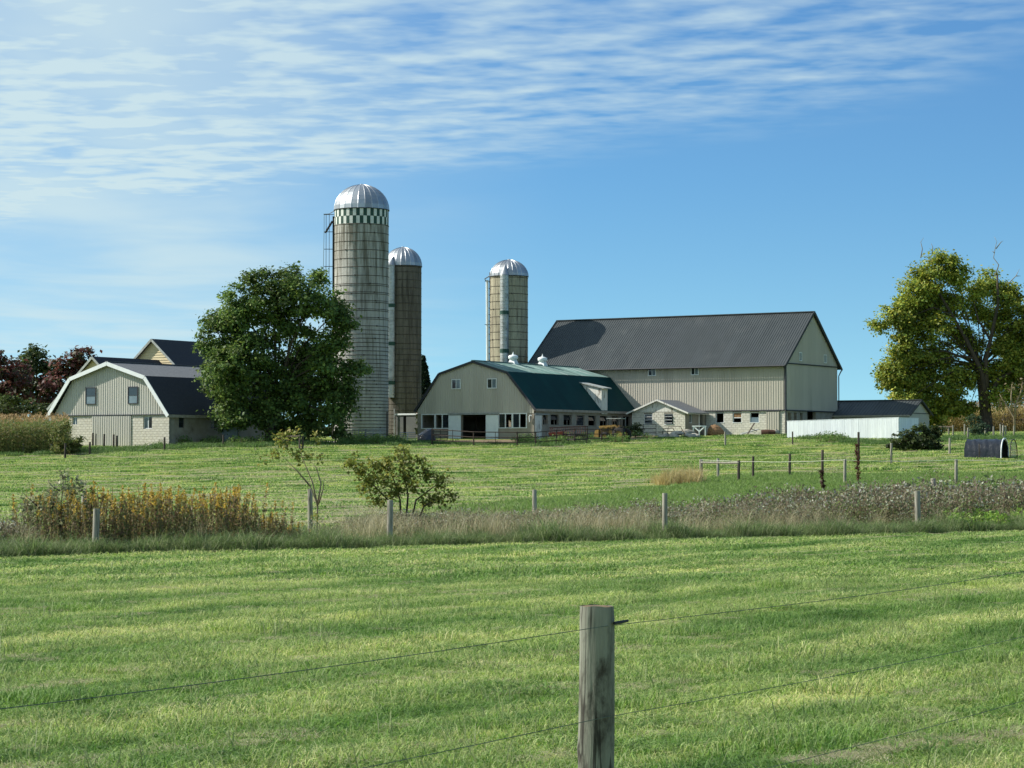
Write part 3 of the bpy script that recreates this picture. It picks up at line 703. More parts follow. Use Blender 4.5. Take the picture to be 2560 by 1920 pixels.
# ------------------------------------------------------------------ white block milk house
MX, MY, MZ = 14.75, 190.66, 3.32
def milk_house():
    t = empty('milk_house', (MX, MY, MZ), RZ, 'small whitewashed block milk house with grey roof against the big barn', 'shed')
    M = MATS; W, L, H = 5.15, 3.8, 2.08
    win = [(-3.97, -3.16, 1.0, 1.88), (-2.0, -1.15, 1.0, 1.88)]
    wall(t, (-W, 0, 0), AX, -AY, W, -.5, H, .2, [(W + a, W + b, c, d) for a, b, c, d in win], M['mortar'], 'block_wall')
    blocks(t, (-W, 0, 0), AX, -AY, W, 0, H - .01, [(W + a, W + b, c, d) for a, b, c, d in win], M['block_white'])
    side = [(.73, 1.33, 1.1, 1.9), (2.5, 3.3, 0, 1.95)]
    wall(t, (0, .2, 0), AY, AX, L - .2, -.5, H, .2, [(a - .2, b - .2, c, d) for a, b, c, d in side], M['stucco'], 'side_wall')
    wall(t, (-W, .2, 0), AY, -AX, L - .2, -.5, H, .2, [], M['stucco'], 'side_wall')
    MB().box(-W + .21, -.21, .21, L, -.3, .02).obj('floor', M['interior_dark'], t)
    MB().box(-W + .21, -.21, .21, L - .1, H - .12, H - .04).obj('ceiling_board', M['interior_dark'], t)
    # jalousie windows, one hanging open
    for k, (a, b, c, d) in enumerate(win):
        m = MB(); m.box(a, a + .04, .02, .1, c, d); m.box(b - .04, b, .02, .1, c, d); m.box(a + .04, b - .04, .02, .1, d - .04, d); m.box(a - .03, b + .03, -.05, .1, c - .06, c)
        w = m.obj('window', M['trim_white'], t)
        for j in range(3):
            z = c + .12 + j * .27; tl = (.16 if k else .02)
            MB().add([(a + .05, .05 - tl, z), (b - .05, .05 - tl, z), (b - .05, .06, z + .17), (a + .05, .06, z + .17)], [(0, 1, 2, 3)]).obj('louvre', M['glass_dark'], w)
            MB().box(a + .05, b - .05, .03 - tl, .06 - tl, z - .03, z).obj('rail', M['trim_white'], w)
    # peeling boarded gable
    pk = piece([(0, H), (W / 2, 3.02), (W, H)])
    s = 0.0
    while s < W - .01:
        w_ = min(.16, W - s)
        MB().add([(-W + s + .006, -.03, H), (-W + s + w_ - .006, -.03, H), (-W + s + w_ - .006, -.03, pk(s + w_)), (-W + s + .006, -.03, pk(s)),
                  (-W + s + .006, 0, H), (-W + s + w_ - .006, 0, H), (-W + s + w_ - .006, 0, pk(s + w_)), (-W + s + .006, 0, pk(s))],
                 [(0, 1, 2, 3), (0, 3, 7, 4), (1, 5, 6, 2), (0, 4, 5, 1)]).obj('gable_board', M['white_peeling'], t); s += .16
    MB().add([(-W, .02, H), (0, .02, H), (-W / 2, .02, 3.02)], [(0, 1, 2)]).obj('gable_sheathing', M['interior_dark'], t)
    for e in (-1, 1):
        p0 = (-W / 2 + e * (W / 2 + .42), -.28, 3.12 - (W / 2 + .42) * .385); p1 = (-W / 2, -.28, 3.12)
        roof_slope(t, p0, p1, AY, L + .2, M['shingle_grey'], seams=False, th=.06)
        MB().bar((p0[0], -.30, p0[2] - .05), (p1[0], -.30, p1[2] - .05), .04, .13).obj('rake_board', M['white_peeling'], t)
    board(t, 'eave_board', (.36, -.26, 1.93), (.36, L - .3, 1.93), .04, .14, 'white_peeling')
    # side window with shutters and doorway
    window(t, (-.1, 0, 0), AY, AX, .73, 1.33, 1.1, 1.9, panes=2, depth=.04, fw=.05, gm=('glass_dark',))
    MB().box(-.08, -.04, 2.5, 2.85, .02, 1.95).obj('door', M['white_peeling'], t)
milk_house()

# ------------------------------------------------------------------ low shed behind the white board wall
SX, SY = 34.57, 195.0
def low_shed():
    b = 3.45
    t = empty('low_shed', (SX, SY, b), RZ, 'low open shed with dark metal roof behind the white board wall', 'shed')
    M = MATS; L, W = 8.75, 4.8; E = 5.36 - b; RD = 6.52 - b
    wall(t, (-L, 0, 0), AX, -AY, L, -.6, E, .18, [], M['siding_pale'], 'front_wall')
    wall(t, (0, .18, 0), AY, AX, W - .36, -.6, E, .18, [], M['siding_grey'], 'end_wall')
    wall(t, (-L, .18, 0), AY, -AX, W - .36, -.6, E, .18, [(.5, 3.5, -.2, 1.8)], M['siding_grey'], 'end_wall')
    wall(t, (-L, W, 0), AX, AY, L, -.6, E, .18, [], M['siding_grey'], 'rear_wall')
    for x in (.0, -L):
        MB().add([(x, 0, E), (x, W, E), (x, W / 2, RD - .12), (x - .15 if x == 0 else x + .15, 0, E), (x - .15 if x == 0 else x + .15, W, E), (x - .15 if x == 0 else x + .15, W / 2, RD - .12)],
                 [(0, 1, 2), (3, 5, 4), (0, 2, 5, 3), (1, 4, 5, 2)]).obj('gable_wall', M['siding_grey'], t)
    sl_ = (RD - E) / (W / 2); ov = .35; ze = RD - sl_ * (W / 2 + ov)
    roof_slope(t, (-L - .5, -ov, ze), (-L - .5, W / 2, RD), AX, L + .75, M['roof_dark'], pitch=.3)
    roof_slope(t, (-L - .5, W + ov, ze), (-L - .5, W / 2, RD), AX, L + .75, M['roof_dark'], pitch=.3)
    board(t, 'ridge_cap', (-L - .5, W / 2, RD + .03), (.25, W / 2, RD + .03), .3, .06, 'roof_dark')
    board(t, 'eave_board', (-L - .5, -ov - .02, ze - .08), (.25, -ov - .02, ze - .08), .05, .14, 'soffit')
    for e in (-1, 1): board(t, 'rake_trim', (.27, W / 2 + e * (W / 2 + ov), ze - .04), (.27, W / 2 + e * .03, RD - .04), .05, .14, 'trim_dark')
    board(t, 'belt_trim', (.02, 0, E - .02), (.02, W, E - .02), .03, .06, 'trim_dark')
low_shed()

# ------------------------------------------------------------------ white board wall
def white_wall():
    o = P(2247, 1107, 175.0)
    t = empty('white_board_wall', (o.x, o.y, o.z), RZ, 'long white painted board wall in front of the low shed', 'fence')
    M = MATS; W = .198; n = 48; Lw = n * W
    for k in range(n):
        s = k / n; h = 1.75 + .21 * s + random.uniform(-.006, .006)
        bz = g(o.x - (Lw - k * W) * UX, o.y - (Lw - k * W) * UY) - o.z
        bz = .09 * (1 - s)
        m = MB().box(.006, W - .003, -.03 - random.uniform(0, .008), 0, bz - .5, h).mesh('board', M['white_board'])
        inst('board', m, t, (-Lw + k * W, 0, 0))
    for k in range(21):
        m = MB().box(-.02, .01 + random.uniform(0, .006), .006, W - .003, -.5, 1.95).mesh('board', M['white_board'])
        inst('board', m, t, (0, .02 + k * W, 0))
    MB().bar((-Lw - .02, 0, 1.77), (.03, 0, 1.985), .09, .035).obj('cap_rail', M['white_board'], t)
    MB().bar((0, .05, 1.975), (0, 4.2, 1.975), .09, .035).obj('cap_rail', M['white_board'], t)
    for z in (.4, 1.4):
        MB().bar((-Lw, .05, z), (-.03, .05, z), .07, .1).obj('rear_rail', M['post_wood'], t)
        MB().bar((-.08, .1, z), (-.08, 4.2, z), .07, .1).obj('rear_rail', M['post_wood'], t)
white_wall()

# ------------------------------------------------------------------ farmhouse behind the left barn
def house():
    o = P(236, 1060, 197.0); b = g(o.x, o.y)
    t = empty('farmhouse', (o.x, o.y, b), RZ, 'tan clapboard house with dark gable roofs behind the left barn', 'house')
    M = MATS
    def wing(xc, y0, half, ze, zp, L, tag):
        # clapboard gable: each board a piece
        m = MB(); z_w = ze - .05
        m.box(xc - half, xc + half, y0 + .02, y0 + L, -.5, z_w)
        m.add([(xc - half, y0 + .02, z_w), (xc + half, y0 + .02, z_w), (xc, y0 + .02, zp - .1), (xc - half, y0 + L, z_w), (xc + half, y0 + L, z_w), (xc, y0 + L, zp - .1)],
              [(0, 1, 2), (3, 5, 4), (0, 3, 4, 1), (0, 2, 5, 3), (1, 4, 5, 2)])
        m.obj('wall', M['clap_tan'], t)
        z = .1
        while z < zp - .25:
            f = lambda q: half if q < z_w else half * (zp - .1 - q) / (zp - .1 - z_w)
            w0, w1 = f(z), f(z + .24)
            MB().add([(xc - w0, y0 - .045, z), (xc + w0, y0 - .045, z), (xc + w1, y0 + .0, z + .24), (xc - w1, y0 + .0, z + .24), (xc - w0, y0 + .015, z), (xc + w0, y0 + .015, z)],
                     [(0, 1, 2, 3), (0, 4, 5, 1)]).obj('clapboard', M['clap_tan'], t); z += .24
        sl_ = (zp - ze) / half; ov = .35
        for e in (-1, 1):
            roof_slope(t, (xc + e * (half + ov), y0 - .35, ze - ov * sl_), (xc, y0 - .35, zp), AY, L + .6, M['shingle_dark'], seams=False, th=.05)
            MB().bar((xc + e * (half + ov), y0 - .37, ze - ov * sl_ - .09), (xc, y0 - .37, zp - .09), .05, .2).obj('rake_board', M['plank_grey'], t)
    wing(0, 0, 4.9, 6.1 - b, 10.35 - b, 8.3, 'a')
    wing(-.8, 8.8, 4.9, 8.1 - b, 12.3 - b, 9, 'b')
    MB().box(-4.98, -4.88, -.06, 0, 0, 6.0 - b).obj('corner_board', M['white_paint'], t)
house()

# ------------------------------------------------------------------ silos
def silo(name, label, px, d, rad, zrim, ztop, mt, hoops, checker=None, N=48, base=None):
    X = (px - 1280) / F * d; b = g(X, d) if base is None else base
    t = empty(name, (X, d, b), 0, label, 'silo'); M = MATS
    H = zrim - b; HD = ztop - zrim
    z1 = H if not checker else H - 2 * checker
    # staves: too narrow to pick out singly, one part with recessed joints
    row = .762; V = []; Fc = []
    m = MB(); m.lathe([(rad - .018, -.5), (rad - .018, H)], N)
    m.obj('joint_core', M[mt], t)
    st = MB(); dz = 0; nrow = int(math.ceil(z1 / row)); da = 2 * math.pi / N
    for i in range(N):
        sh = (i % 2) * row / 2
        for j in range(-1, nrow + 1):
            a0, a1 = max(j * row + sh, -.3), min((j + 1) * row + sh, z1)
            if a1 - a0 < .05: continue
            t0, t1 = i * da + .0045 / rad, (i + 1) * da - .0045 / rad
            rr = rad + random.uniform(-.004, .004)
            c = [(rr * math.cos(q), rr * math.sin(q)) for q in (t0, t1)]; ci = [((rad - .02) * math.cos(q), (rad - .02) * math.sin(q)) for q in (t0, t1)]
            st.add([(*c[0], a0 + .006), (*c[1], a0 + .006), (*c[1], a1 - .006), (*c[0], a1 - .006), (*ci[0], a0), (*ci[1], a0), (*ci[1], a1), (*ci[0], a1)],
                   [(0, 1, 2, 3), (4, 5, 1, 0), (5, 6, 2, 1), (6, 7, 3, 2), (7, 4, 0, 3)])
    so_ = st.obj('staves', M[mt], t); so_['kind'] = 'stuff'
    hm = {}
    ring = MB()
    for k in range(40):
        q = 2 * math.pi * k / 40
        for j in range(4):
            w = 2 * math.pi * j / 4
            ring.v.append(((rad + .012 + .024 * math.cos(w)) * math.cos(q), (rad + .012 + .024 * math.cos(w)) * math.sin(q), .024 * math.sin(w)))
    for k in range(40):
        for j in range(4):
            k2, j2 = (k + 1) % 40, (j + 1) % 4
            ring.f.append((k * 4 + j, k2 * 4 + j, k2 * 4 + j2, k * 4 + j2))
    q = random.uniform(3.6, 5.4)
    ring.obox((rad * math.cos(q) - .05, rad * math.sin(q) - .05, -.05), AX, AY, AZ, .1, .1, .1)
    rm = ring.mesh('hoop', M['hoop_iron'])
    for z in hoops: inst('hoop', rm, t, (0, 0, H - z), (0, 0, random.uniform(-.9, .9)))
    if checker:
        for r_ in range(2):
            m = {}
            z0, z2 = z1 + r_ * checker, z1 + (r_ + 1) * checker
            for key in ('stave_white', 'stave_green'):
                tt0, tt1 = .006 / rad, da - .006 / rad; rr = rad + .004
                c = [(rr * math.cos(w), rr * math.sin(w)) for w in (tt0, tt1)]; ci = [((rad - .02) * math.cos(w), (rad - .02) * math.sin(w)) for w in (tt0, tt1)]
                m[key] = MB().add([(*c[0], z0 + .01), (*c[1], z0 + .01), (*c[1], z2 - .01), (*c[0], z2 - .01), (*ci[0], z0), (*ci[1], z0), (*ci[1], z2), (*ci[0], z2)],
                                  [(0, 1, 2, 3), (4, 5, 1, 0), (5, 6, 2, 1), (6, 7, 3, 2), (7, 4, 0, 3)]).mesh('painted_stave', M[key])
            for i in range(N): inst('painted_stave', m['stave_white' if (i + r_) % 2 else 'stave_green'], t, (0, 0, 0), (0, 0, i * da))
    # ribbed metal dome, one sheet per gore
    ng = 24; gd = MB(); dg = 2 * math.pi / ng; K = 9
    for k in range(K + 1):
        e = (math.pi / 2) * k / K; r = (rad + .05) * math.cos(e) + (.04 if k == K else 0); z = H + HD * math.sin(e)
        for a_, hh in ((-dg / 2, .0), (-dg / 2 + .02, .024), (-dg / 2 + .035, 0.0), (dg / 2, 0)):
            f_ = 1 if k < K else .3
            gd.v.append(((r + hh * math.cos(e) * f_) * math.cos(a_), (r + hh * math.cos(e) * f_) * math.sin(a_), z + hh * math.sin(e) * f_))
    for k in range(K):
        for j in range(3): gd.f.append((k * 4 + j, k * 4 + j + 1, k * 4 + 5 + j, k * 4 + 4 + j))
    gm = gd.mesh('dome_panel', M['dome_metal'])
    for i in range(ng): inst('dome_panel', gm, t, (0, 0, 0), (0, 0, i * dg + .05))
    MB().lathe([(.02, H + HD - .02), (.16, H + HD - .01), (.12, H + HD + .05), (.01, H + HD + .07)], 12).obj('dome_cap', M['galvanised'], t)
    MB().lathe([(rad + .01, H - .03), (rad + .07, H - .03), (rad + .07, H + .03), (rad + .02, H + .04)], 48).obj('dome_ring', M['machine_dark'], t)
    return t, H, HD
def chute(t, ang, rad, H, zb, r, bands, hood):
    """corrugated chute standing against the silo wall"""
    M = MATS; cx, cy = (rad + r * .75) * math.cos(ang), (rad + r * .75) * math.sin(ang)
    prof = []; z = zb
    while z < H - .1:
        prof += [(r, z), (r, z + .27), (r + .022, z + .285), (r + .022, z + .315)]; z += .33
    prof += [(r, H)]
    ch = MB().lathe(prof, 20, (cx, cy, 0)).obj('chute', M['chute_metal'], t)
    for zz in bands: MB().lathe([(r + .028, zz), (r + .028, zz + .35)], 20, (cx, cy, 0)).obj('painted_band', M['stave_green'], ch)
    k = MB(); k.lathe([(r + .03, H), (r * .55, H + hood * .5), (.02, H + hood)], 20, (cx, cy, 0))
    # lean the hood back onto the dome
    for i, v in enumerate(k.v):
        f_ = (v[2] - H) / hood; k.v[i] = (v[0] - f_ * r * 1.0 * math.cos(ang), v[1] - f_ * r * 1.0 * math.sin(ang), v[2])
    k.obj('chute_hood', M['dome_metal'], ch, True)
hz = []; z = 1.30
for k in range(7): hz.append(z + .03); z += .71
while z < 9.2: hz += [z, z + .14]; z += .70
while z < 13.2: hz += [z]; z += .345
while z < 19.2: hz += [z]; z += .275
s1, H1, HD1 = silo('concrete_stave_silo', 'tallest silo, grey concrete with a green and white checkered band under its dome', 903, 187.0, 2.27, 22.15, 24.32, 'concrete_stave', hz, checker=.635)
# ladder cage and pipes on its left side
def silo_fittings():
    M = MATS
    r = 2.27
    MB().tube([(-r - .05, -.15, H1 - .5), (-r - .05, -.15, -.2)], .11, 8).obj('drop_pipe', M['machine_dark'], s1)
    for x in (-.42, -.68): MB().tube([(-r + x, -.2, H1 - .3), (-r + x, -.2, 7.5)], .022, 5).obj('ladder_rail', M['hoop_iron'], s1)
    for k in range(9): MB().tube([(-r - .02, -.2, H1 - .35 - k * 1.45), (-r - .85, -.2, H1 - .35 - k * 1.45)], .03, 5).obj('bracket', M['hoop_iron'], s1)
    MB().tube([(-r - .85, -.2, H1 - .35), (-r - .85, -.2, H1 - 1.6), (-r - .92, -.2, H1 - 6), (-r - .88, -.2, H1 - 13)], .02, 5).obj('hoist_cable', M['wire'], s1)
    MB().tube([(-r - .15, -.2, H1 - .9), (-r - .75, -.25, H1 - 1.9)], .09, 6).obj('blower_spout', M['machine_dark'], s1)
    MB().tube([(-r, -.2, H1 - .05), (-r - .45, -.2, H1 - .3), (-r - .9, -.2, H1 - .32)], .035, 5).obj('gooseneck', M['galvanised'], s1)
silo_fittings()
h2 = [.12] + [.62 + k * .74 for k in range(9)] + [7.4 + k * .52 for k in range(12)] + [13.7 + k * .36 for k in range(7)]
s2, H2, HD2 = silo('brown_stave_silo', 'dark brown stave silo half hidden behind the tallest silo', 1007, 213.0, 1.76, 19.6, 21.45, 'concrete_brown', h2, N=40)
chute(s2, R(238), 1.76, H2 - .1, 3.6, .42, (H2 - 4.0, H2 - 7.6, H2 - 11.3), 1.0)
h3 = [.15] + [.95 + k * .70 for k in range(9)] + [7.4 + k * .5 for k in range(14)]
s3, H3, HD3 = silo('ochre_stave_silo', 'yellowish stave silo with pale chute standing behind the green barn', 1272.5, 206.0, 1.74, 18.08, 19.65, 'concrete_ochre', h3, N=40)
chute(s3, R(258), 1.74, H3 + .05, 2.0, .39, (H3 - 3.6, H3 - 7.1), 1.0)
def silo3_fit():
    M = MATS; r = 1.74
    MB().tube([(-r - .28, .0, H3 - .3), (-r - .2, 0, -.2)], .13, 10).obj('fill_pipe', M['white_paint'], s3)
    MB().tube([(-r - .02, -.1, H3 + .4), (-r - .02, -.1, -.2)], .05, 6).obj('ladder_rail', M['hoop_iron'], s3)
    for k in range(24): MB().tube([(-r + .05, -.25, H3 - .5 - k * .6), (-r - .1, -.3, H3 - .5 - k * .6)], .04, 5).obj('hoop_lug', M['hoop_iron'], s3)
    MB().tube([(-r + .1, -.1, H3 + .15), (-r - .5, -.1, H3 - .2), (-r - .3, 0, H3 - .5)], .06, 6).obj('gooseneck', M['galvanised'], s3)
    for k in range(3): MB().tube([(-r, -.1, H3 - .4 - k * 4), (-r - .5, -.1, H3 - .4 - k * 4)], .03, 5).obj('bracket', M['hoop_iron'], s3)
silo3_fit()

# feed room between the silos and the dairy barn
def feed_room():
    x0, y0 = GX - 11.55 * UX + 1.2 * VX, GY - 11.55 * UY + 1.2 * VY
    t = empty('feed_room', (x0, y0, 2.95), RZ, 'low grey flat-roofed feed room between the silos and the green barn', 'shed')
    M = MATS
    wall(t, (-2.9, 0, 0), AX, -AY, 2.88, -.5, 2.2, .15, [(.75, 1.05, -.5, 2.15)], M['feed_shaded_grey'], 'front_wall')
    wall(t, (-2.9, .15, 0), AY, -AX, 6, -.5, 2.2, .15, [], M['feed_shaded_grey'], 'side_wall')
    MB().box(-2.1, -.3, .5, 6, 2.12, 2.2).obj('roof', M['roof_dark'], t)
    MB().box(-2.74, -.05, .16, 6.1, 2.2, 2.24).obj('roof_deck', M['roof_dark'], t)
    MB().box(-2.98, -.02, -.08, -.01, 2.14, 2.28).obj('fascia', M['trim_white'], t)
    MB().box(-1.2, -.1, .6, 1.5, 2.26, 2.62).obj('rusty_hatch', M['red_rust'], t)
    MB().tube([(-2.95, -.15, -.2), (-2.95, -.15, 2.7)], .05, 6).obj('corner_pole', M['plank_grey'], t)
feed_room()

# ------------------------------------------------------------------ plants: shapes
def jit(c, n, v=.18, h=.06):
    c = np.asarray(c, float)[None, :] * (1 + rng.normal(0, v, (n, 1))); c = c * (1 + rng.normal(0, h, (n, 3)))
    return np.clip(c, .004, .9)
def blades(n, size, h, w, lean, cols, hv=.35, base=None, tipc=None):
    """n grass blades on a patch; each a bent strip of three triangles"""
    b = (rng.random((n, 2)) - .5) * size if base is None else base
    ang = rng.random(n) * 2 * np.pi; hh = h * np.clip(1 + rng.normal(0, hv, n), .3, 2.2); ln = lean * (.4 + rng.random(n) * 1.2)
    d = np.stack([np.cos(ang), np.sin(ang)], -1); f = rng.random(n) * 2 * np.pi; s = np.stack([np.cos(f), np.sin(f)], -1) * (w / 2)
    z0 = np.zeros(n)
    mid = b + d * (hh * ln * .35)[:, None]; tip = b + d * (hh * ln)[:, None]
    V = np.stack([np.c_[b - s, z0], np.c_[b + s, z0], np.c_[mid + s * .8, hh * .6], np.c_[mid - s * .8, hh * .6], np.c_[tip, hh * (1 - .22 * ln)]], 1).reshape(-1, 3)
    k = np.arange(n)[:, None] * 5
    Fc = np.stack([k + [0, 1, 2], k + [0, 2, 3], k + [3, 2, 4]], 1).reshape(-1, 3)
    ci = rng.integers(0, len(cols), n); c = np.asarray(cols)[ci] * (1 + rng.normal(0, .16, (n, 1)))
    c3 = np.repeat(c, 3, 0)
    if tipc is not None: c3[2::3] = c * .45 + np.asarray(tipc)[None, :] * (.55 + rng.normal(0, .12, (n, 1)))
    return V, Fc, np.clip(c3, .004, .9)
def leaf_quads(cen, size, cols, up=.35, out=None, elong=1.5):
    """rhombic leaves at cen with random attitude"""
    n = len(cen); nrm = rng.normal(0, 1, (n, 3)); nrm[:, 2] = np.abs(nrm[:, 2]) + up
    if out is not None: nrm += out * .8
    nrm /= np.linalg.norm(nrm, axis=1)[:, None]
    r = rng.normal(0, 1, (n, 3)); a = np.cross(nrm, r); a /= np.linalg.norm(a, axis=1)[:, None]; b = np.cross(nrm, a)
    sz = (size * (.45 + 1.1 * rng.random(n) ** 1.4))[:, None]
    V = np.stack([cen - a * sz * elong / 2, cen + b * sz / 2 - a * sz * .05, cen + a * sz * elong / 2, cen - b * sz / 2 - a * sz * .05], 1)
    V += nrm[:, None, :] * (np.array([-.12, .06, -.12, .06])[None, :, None] * sz[:, :, None])
    Fc = np.arange(n * 4).reshape(n, 4)
    return V.reshape(-1, 3), Fc, cols
def tris_of(V, Fc, c):
    return V, np.concatenate([Fc[:, [0, 1, 2]], Fc[:, [0, 2, 3]]]), np.concatenate([c, c])
def join(parts):
    Vs, Fs, Cs = [], [], []; k = 0
    for V, Fc, c in parts:
        if Fc.shape[1] == 4: V, Fc, c = tris_of(V, Fc, c)
        Vs.append(V); Fs.append(Fc + k); Cs.append(c); k += len(V)
    return np.concatenate(Vs), np.concatenate(Fs), np.concatenate(Cs)
def strip(pts, w, col):
    """a ribbon with a tapering width through pts (stems, corn leaves)"""
    pts = np.asarray(pts, float); n = len(pts); d = np.gradient(pts, axis=0); s = np.cross(d, [0.2, .1, 1.0]); L = np.linalg.norm(s, axis=1)[:, None]
    s = np.where(L > 1e-6, s / np.maximum(L, 1e-6), [1, 0, 0]); w = np.asarray(w, float)[:, None] * np.ones((n, 1))
    V = np.stack([pts - s * w / 2, pts + s * w / 2], 1).reshape(-1, 3); k = np.arange(n - 1)[:, None] * 2
    Fc = (k + [0, 1, 3, 2]); return V, Fc, np.repeat(np.asarray(col, float)[None, :], n - 1, 0)
PROTO = 0
def scatter(name, label, pts, rot, scl, idx, meshes, parent=None, kind='stuff'):
    """one object of uncountable plants: a point cloud carrying instances"""
    global PROTO
    coll = bpy.data.collections.new('proto_%02d' % PROTO); PROTO += 1
    for i, me in enumerate(meshes):
        o = bpy.data.objects.new('p%02d_%02d' % (PROTO, i), me); coll.objects.link(o)
    me = bpy.data.meshes.new(name); pts = np.asarray(pts, np.float32); n = len(pts)
    me.vertices.add(n); me.vertices.foreach_set('co', pts.ravel())
    for nm, typ, dat, key in (('rot', 'FLOAT_VECTOR', rot, 'vector'), ('scl', 'FLOAT_VECTOR', scl, 'vector')):
        me.attributes.new(nm, typ, 'POINT').data.foreach_set(key, np.asarray(dat, np.float32).ravel())
    me.attributes.new('idx', 'INT', 'POINT').data.foreach_set('value', np.asarray(idx, np.int32))
    o = link(bpy.data.objects.new(name, me), parent)
    ng = bpy.data.node_groups.new(name, 'GeometryNodeTree')
    ng.interface.new_socket('Geometry', in_out='INPUT', socket_type='NodeSocketGeometry')
    ng.interface.new_socket('Geometry', in_out='OUTPUT', socket_type='NodeSocketGeometry')
    N = ng.nodes; Lk = ng.links
    gi, go = N.new('NodeGroupInput'), N.new('NodeGroupOutput')
    ci = N.new('GeometryNodeCollectionInfo'); ci.inputs['Collection'].default_value = coll
    ci.inputs['Separate Children'].default_value = True; ci.inputs['Reset Children'].default_value = True
    ip = N.new('GeometryNodeInstanceOnPoints'); ip.inputs['Pick Instance'].default_value = True
    def attr(nm, ty):
        a = N.new('GeometryNodeInputNamedAttribute'); a.data_type = ty; a.inputs[0].default_value = nm
        return next(s for s in a.outputs if s.enabled and s.name == 'Attribute')
    Lk.new(gi.outputs[0], ip.inputs['Points']); Lk.new(ci.outputs[0], ip.inputs['Instance'])
    Lk.new(attr('idx', 'INT'), ip.inputs['Instance Index'])
    er = N.new('FunctionNodeEulerToRotation'); Lk.new(attr('rot', 'FLOAT_VECTOR'), er.inputs[0]); Lk.new(er.outputs[0], ip.inputs['Rotation'])
    Lk.new(attr('scl', 'FLOAT_VECTOR'), ip.inputs['Scale'])
    Lk.new(ip.outputs[0], go.inputs[0])
    md = o.modifiers.new('scatter', 'NODES'); md.node_group = ng
    return prop(o, label, None, None, kind)
def spread(n, yaw=True, s0=.8, s1=1.2, zs=None, tilt=.0):
    rot = np.zeros((n, 3)); rot[:, 2] = rng.random(n) * 2 * np.pi
    if tilt: rot[:, :2] = rng.normal(0, tilt, (n, 2))
    s = s0 + (s1 - s0) * rng.random(n); scl = np.stack([s, s, s if zs is None else s * zs], -1)
    return rot, scl

# ------------------------------------------------------------------ where things lie on the ground
EX, EY = -9.42, 41.2; EDX, EDY = .853, .522          # edge of the near mown field: origin and direction
def strip_pt(s, t): return EX + EDX * s - EDY * t, EY + EDY * s + EDX * t
def strip_co(X, Y): dx, dy = X - EX, Y - EY; return dx * EDX + dy * EDY, -dx * EDY + dy * EDX
def far_edge(s): return np.interp(s, [-40, -5, 8, 16, 26, 60], [6.0, 5.5, 6.0, 7.5, 9.0, 12.0])   # far side of the weedy ditch
def farm_co(X, Y, ox, oy): dx, dy = X - ox, Y - oy; return dx * UX + dy * UY, dx * VX + dy * VY
def built(X, Y):
    m = np.zeros(len(X), bool)
    px = 1280 + F * X / Y; py = 1130 - (gz(X, Y) - EYE) * F / Y
    m |= (px > 1078) & (px < 1640) & (py < np.interp(px, [1078, 1300, 1420, 1560, 1640], [1112, 1112, 1108, 1101, 1095])) & (Y > 150)
    m |= (px > 690) & (px < 850) & (py < 1111) & (py > 1103) & (Y > 150)
    for ox, oy, x0, x1, y0, y1 in ((BX, BY, -26, .2, -.3, 11.5), (GX, GY, -15, .3, -.3, 18), (LX, LY, -12.2, .3, -.3, 14.2), (MX, MY, -5.3, .1, -.2, 4), (SX, SY, -9, .2, -.2, 5)):
        u, v = farm_co(X, Y, ox, oy); m |= (u > x0) & (u < x1) & (v > y0) & (v < y1)
    return m
def lush(X, Y):
    """unmown bright green ground beyond the ditch on the right"""
    a, b = GP(1180, 1272), GP(1750, 1207); nx, ny = -(b.y - a.y), (b.x - a.x)
    side = ((X - a.x) * nx + (Y - a.y) * ny) < 0
    s, t = strip_co(X, Y)
    return side & (t > 0) & (Y < 118) & (X > a.x)
rope_l = None

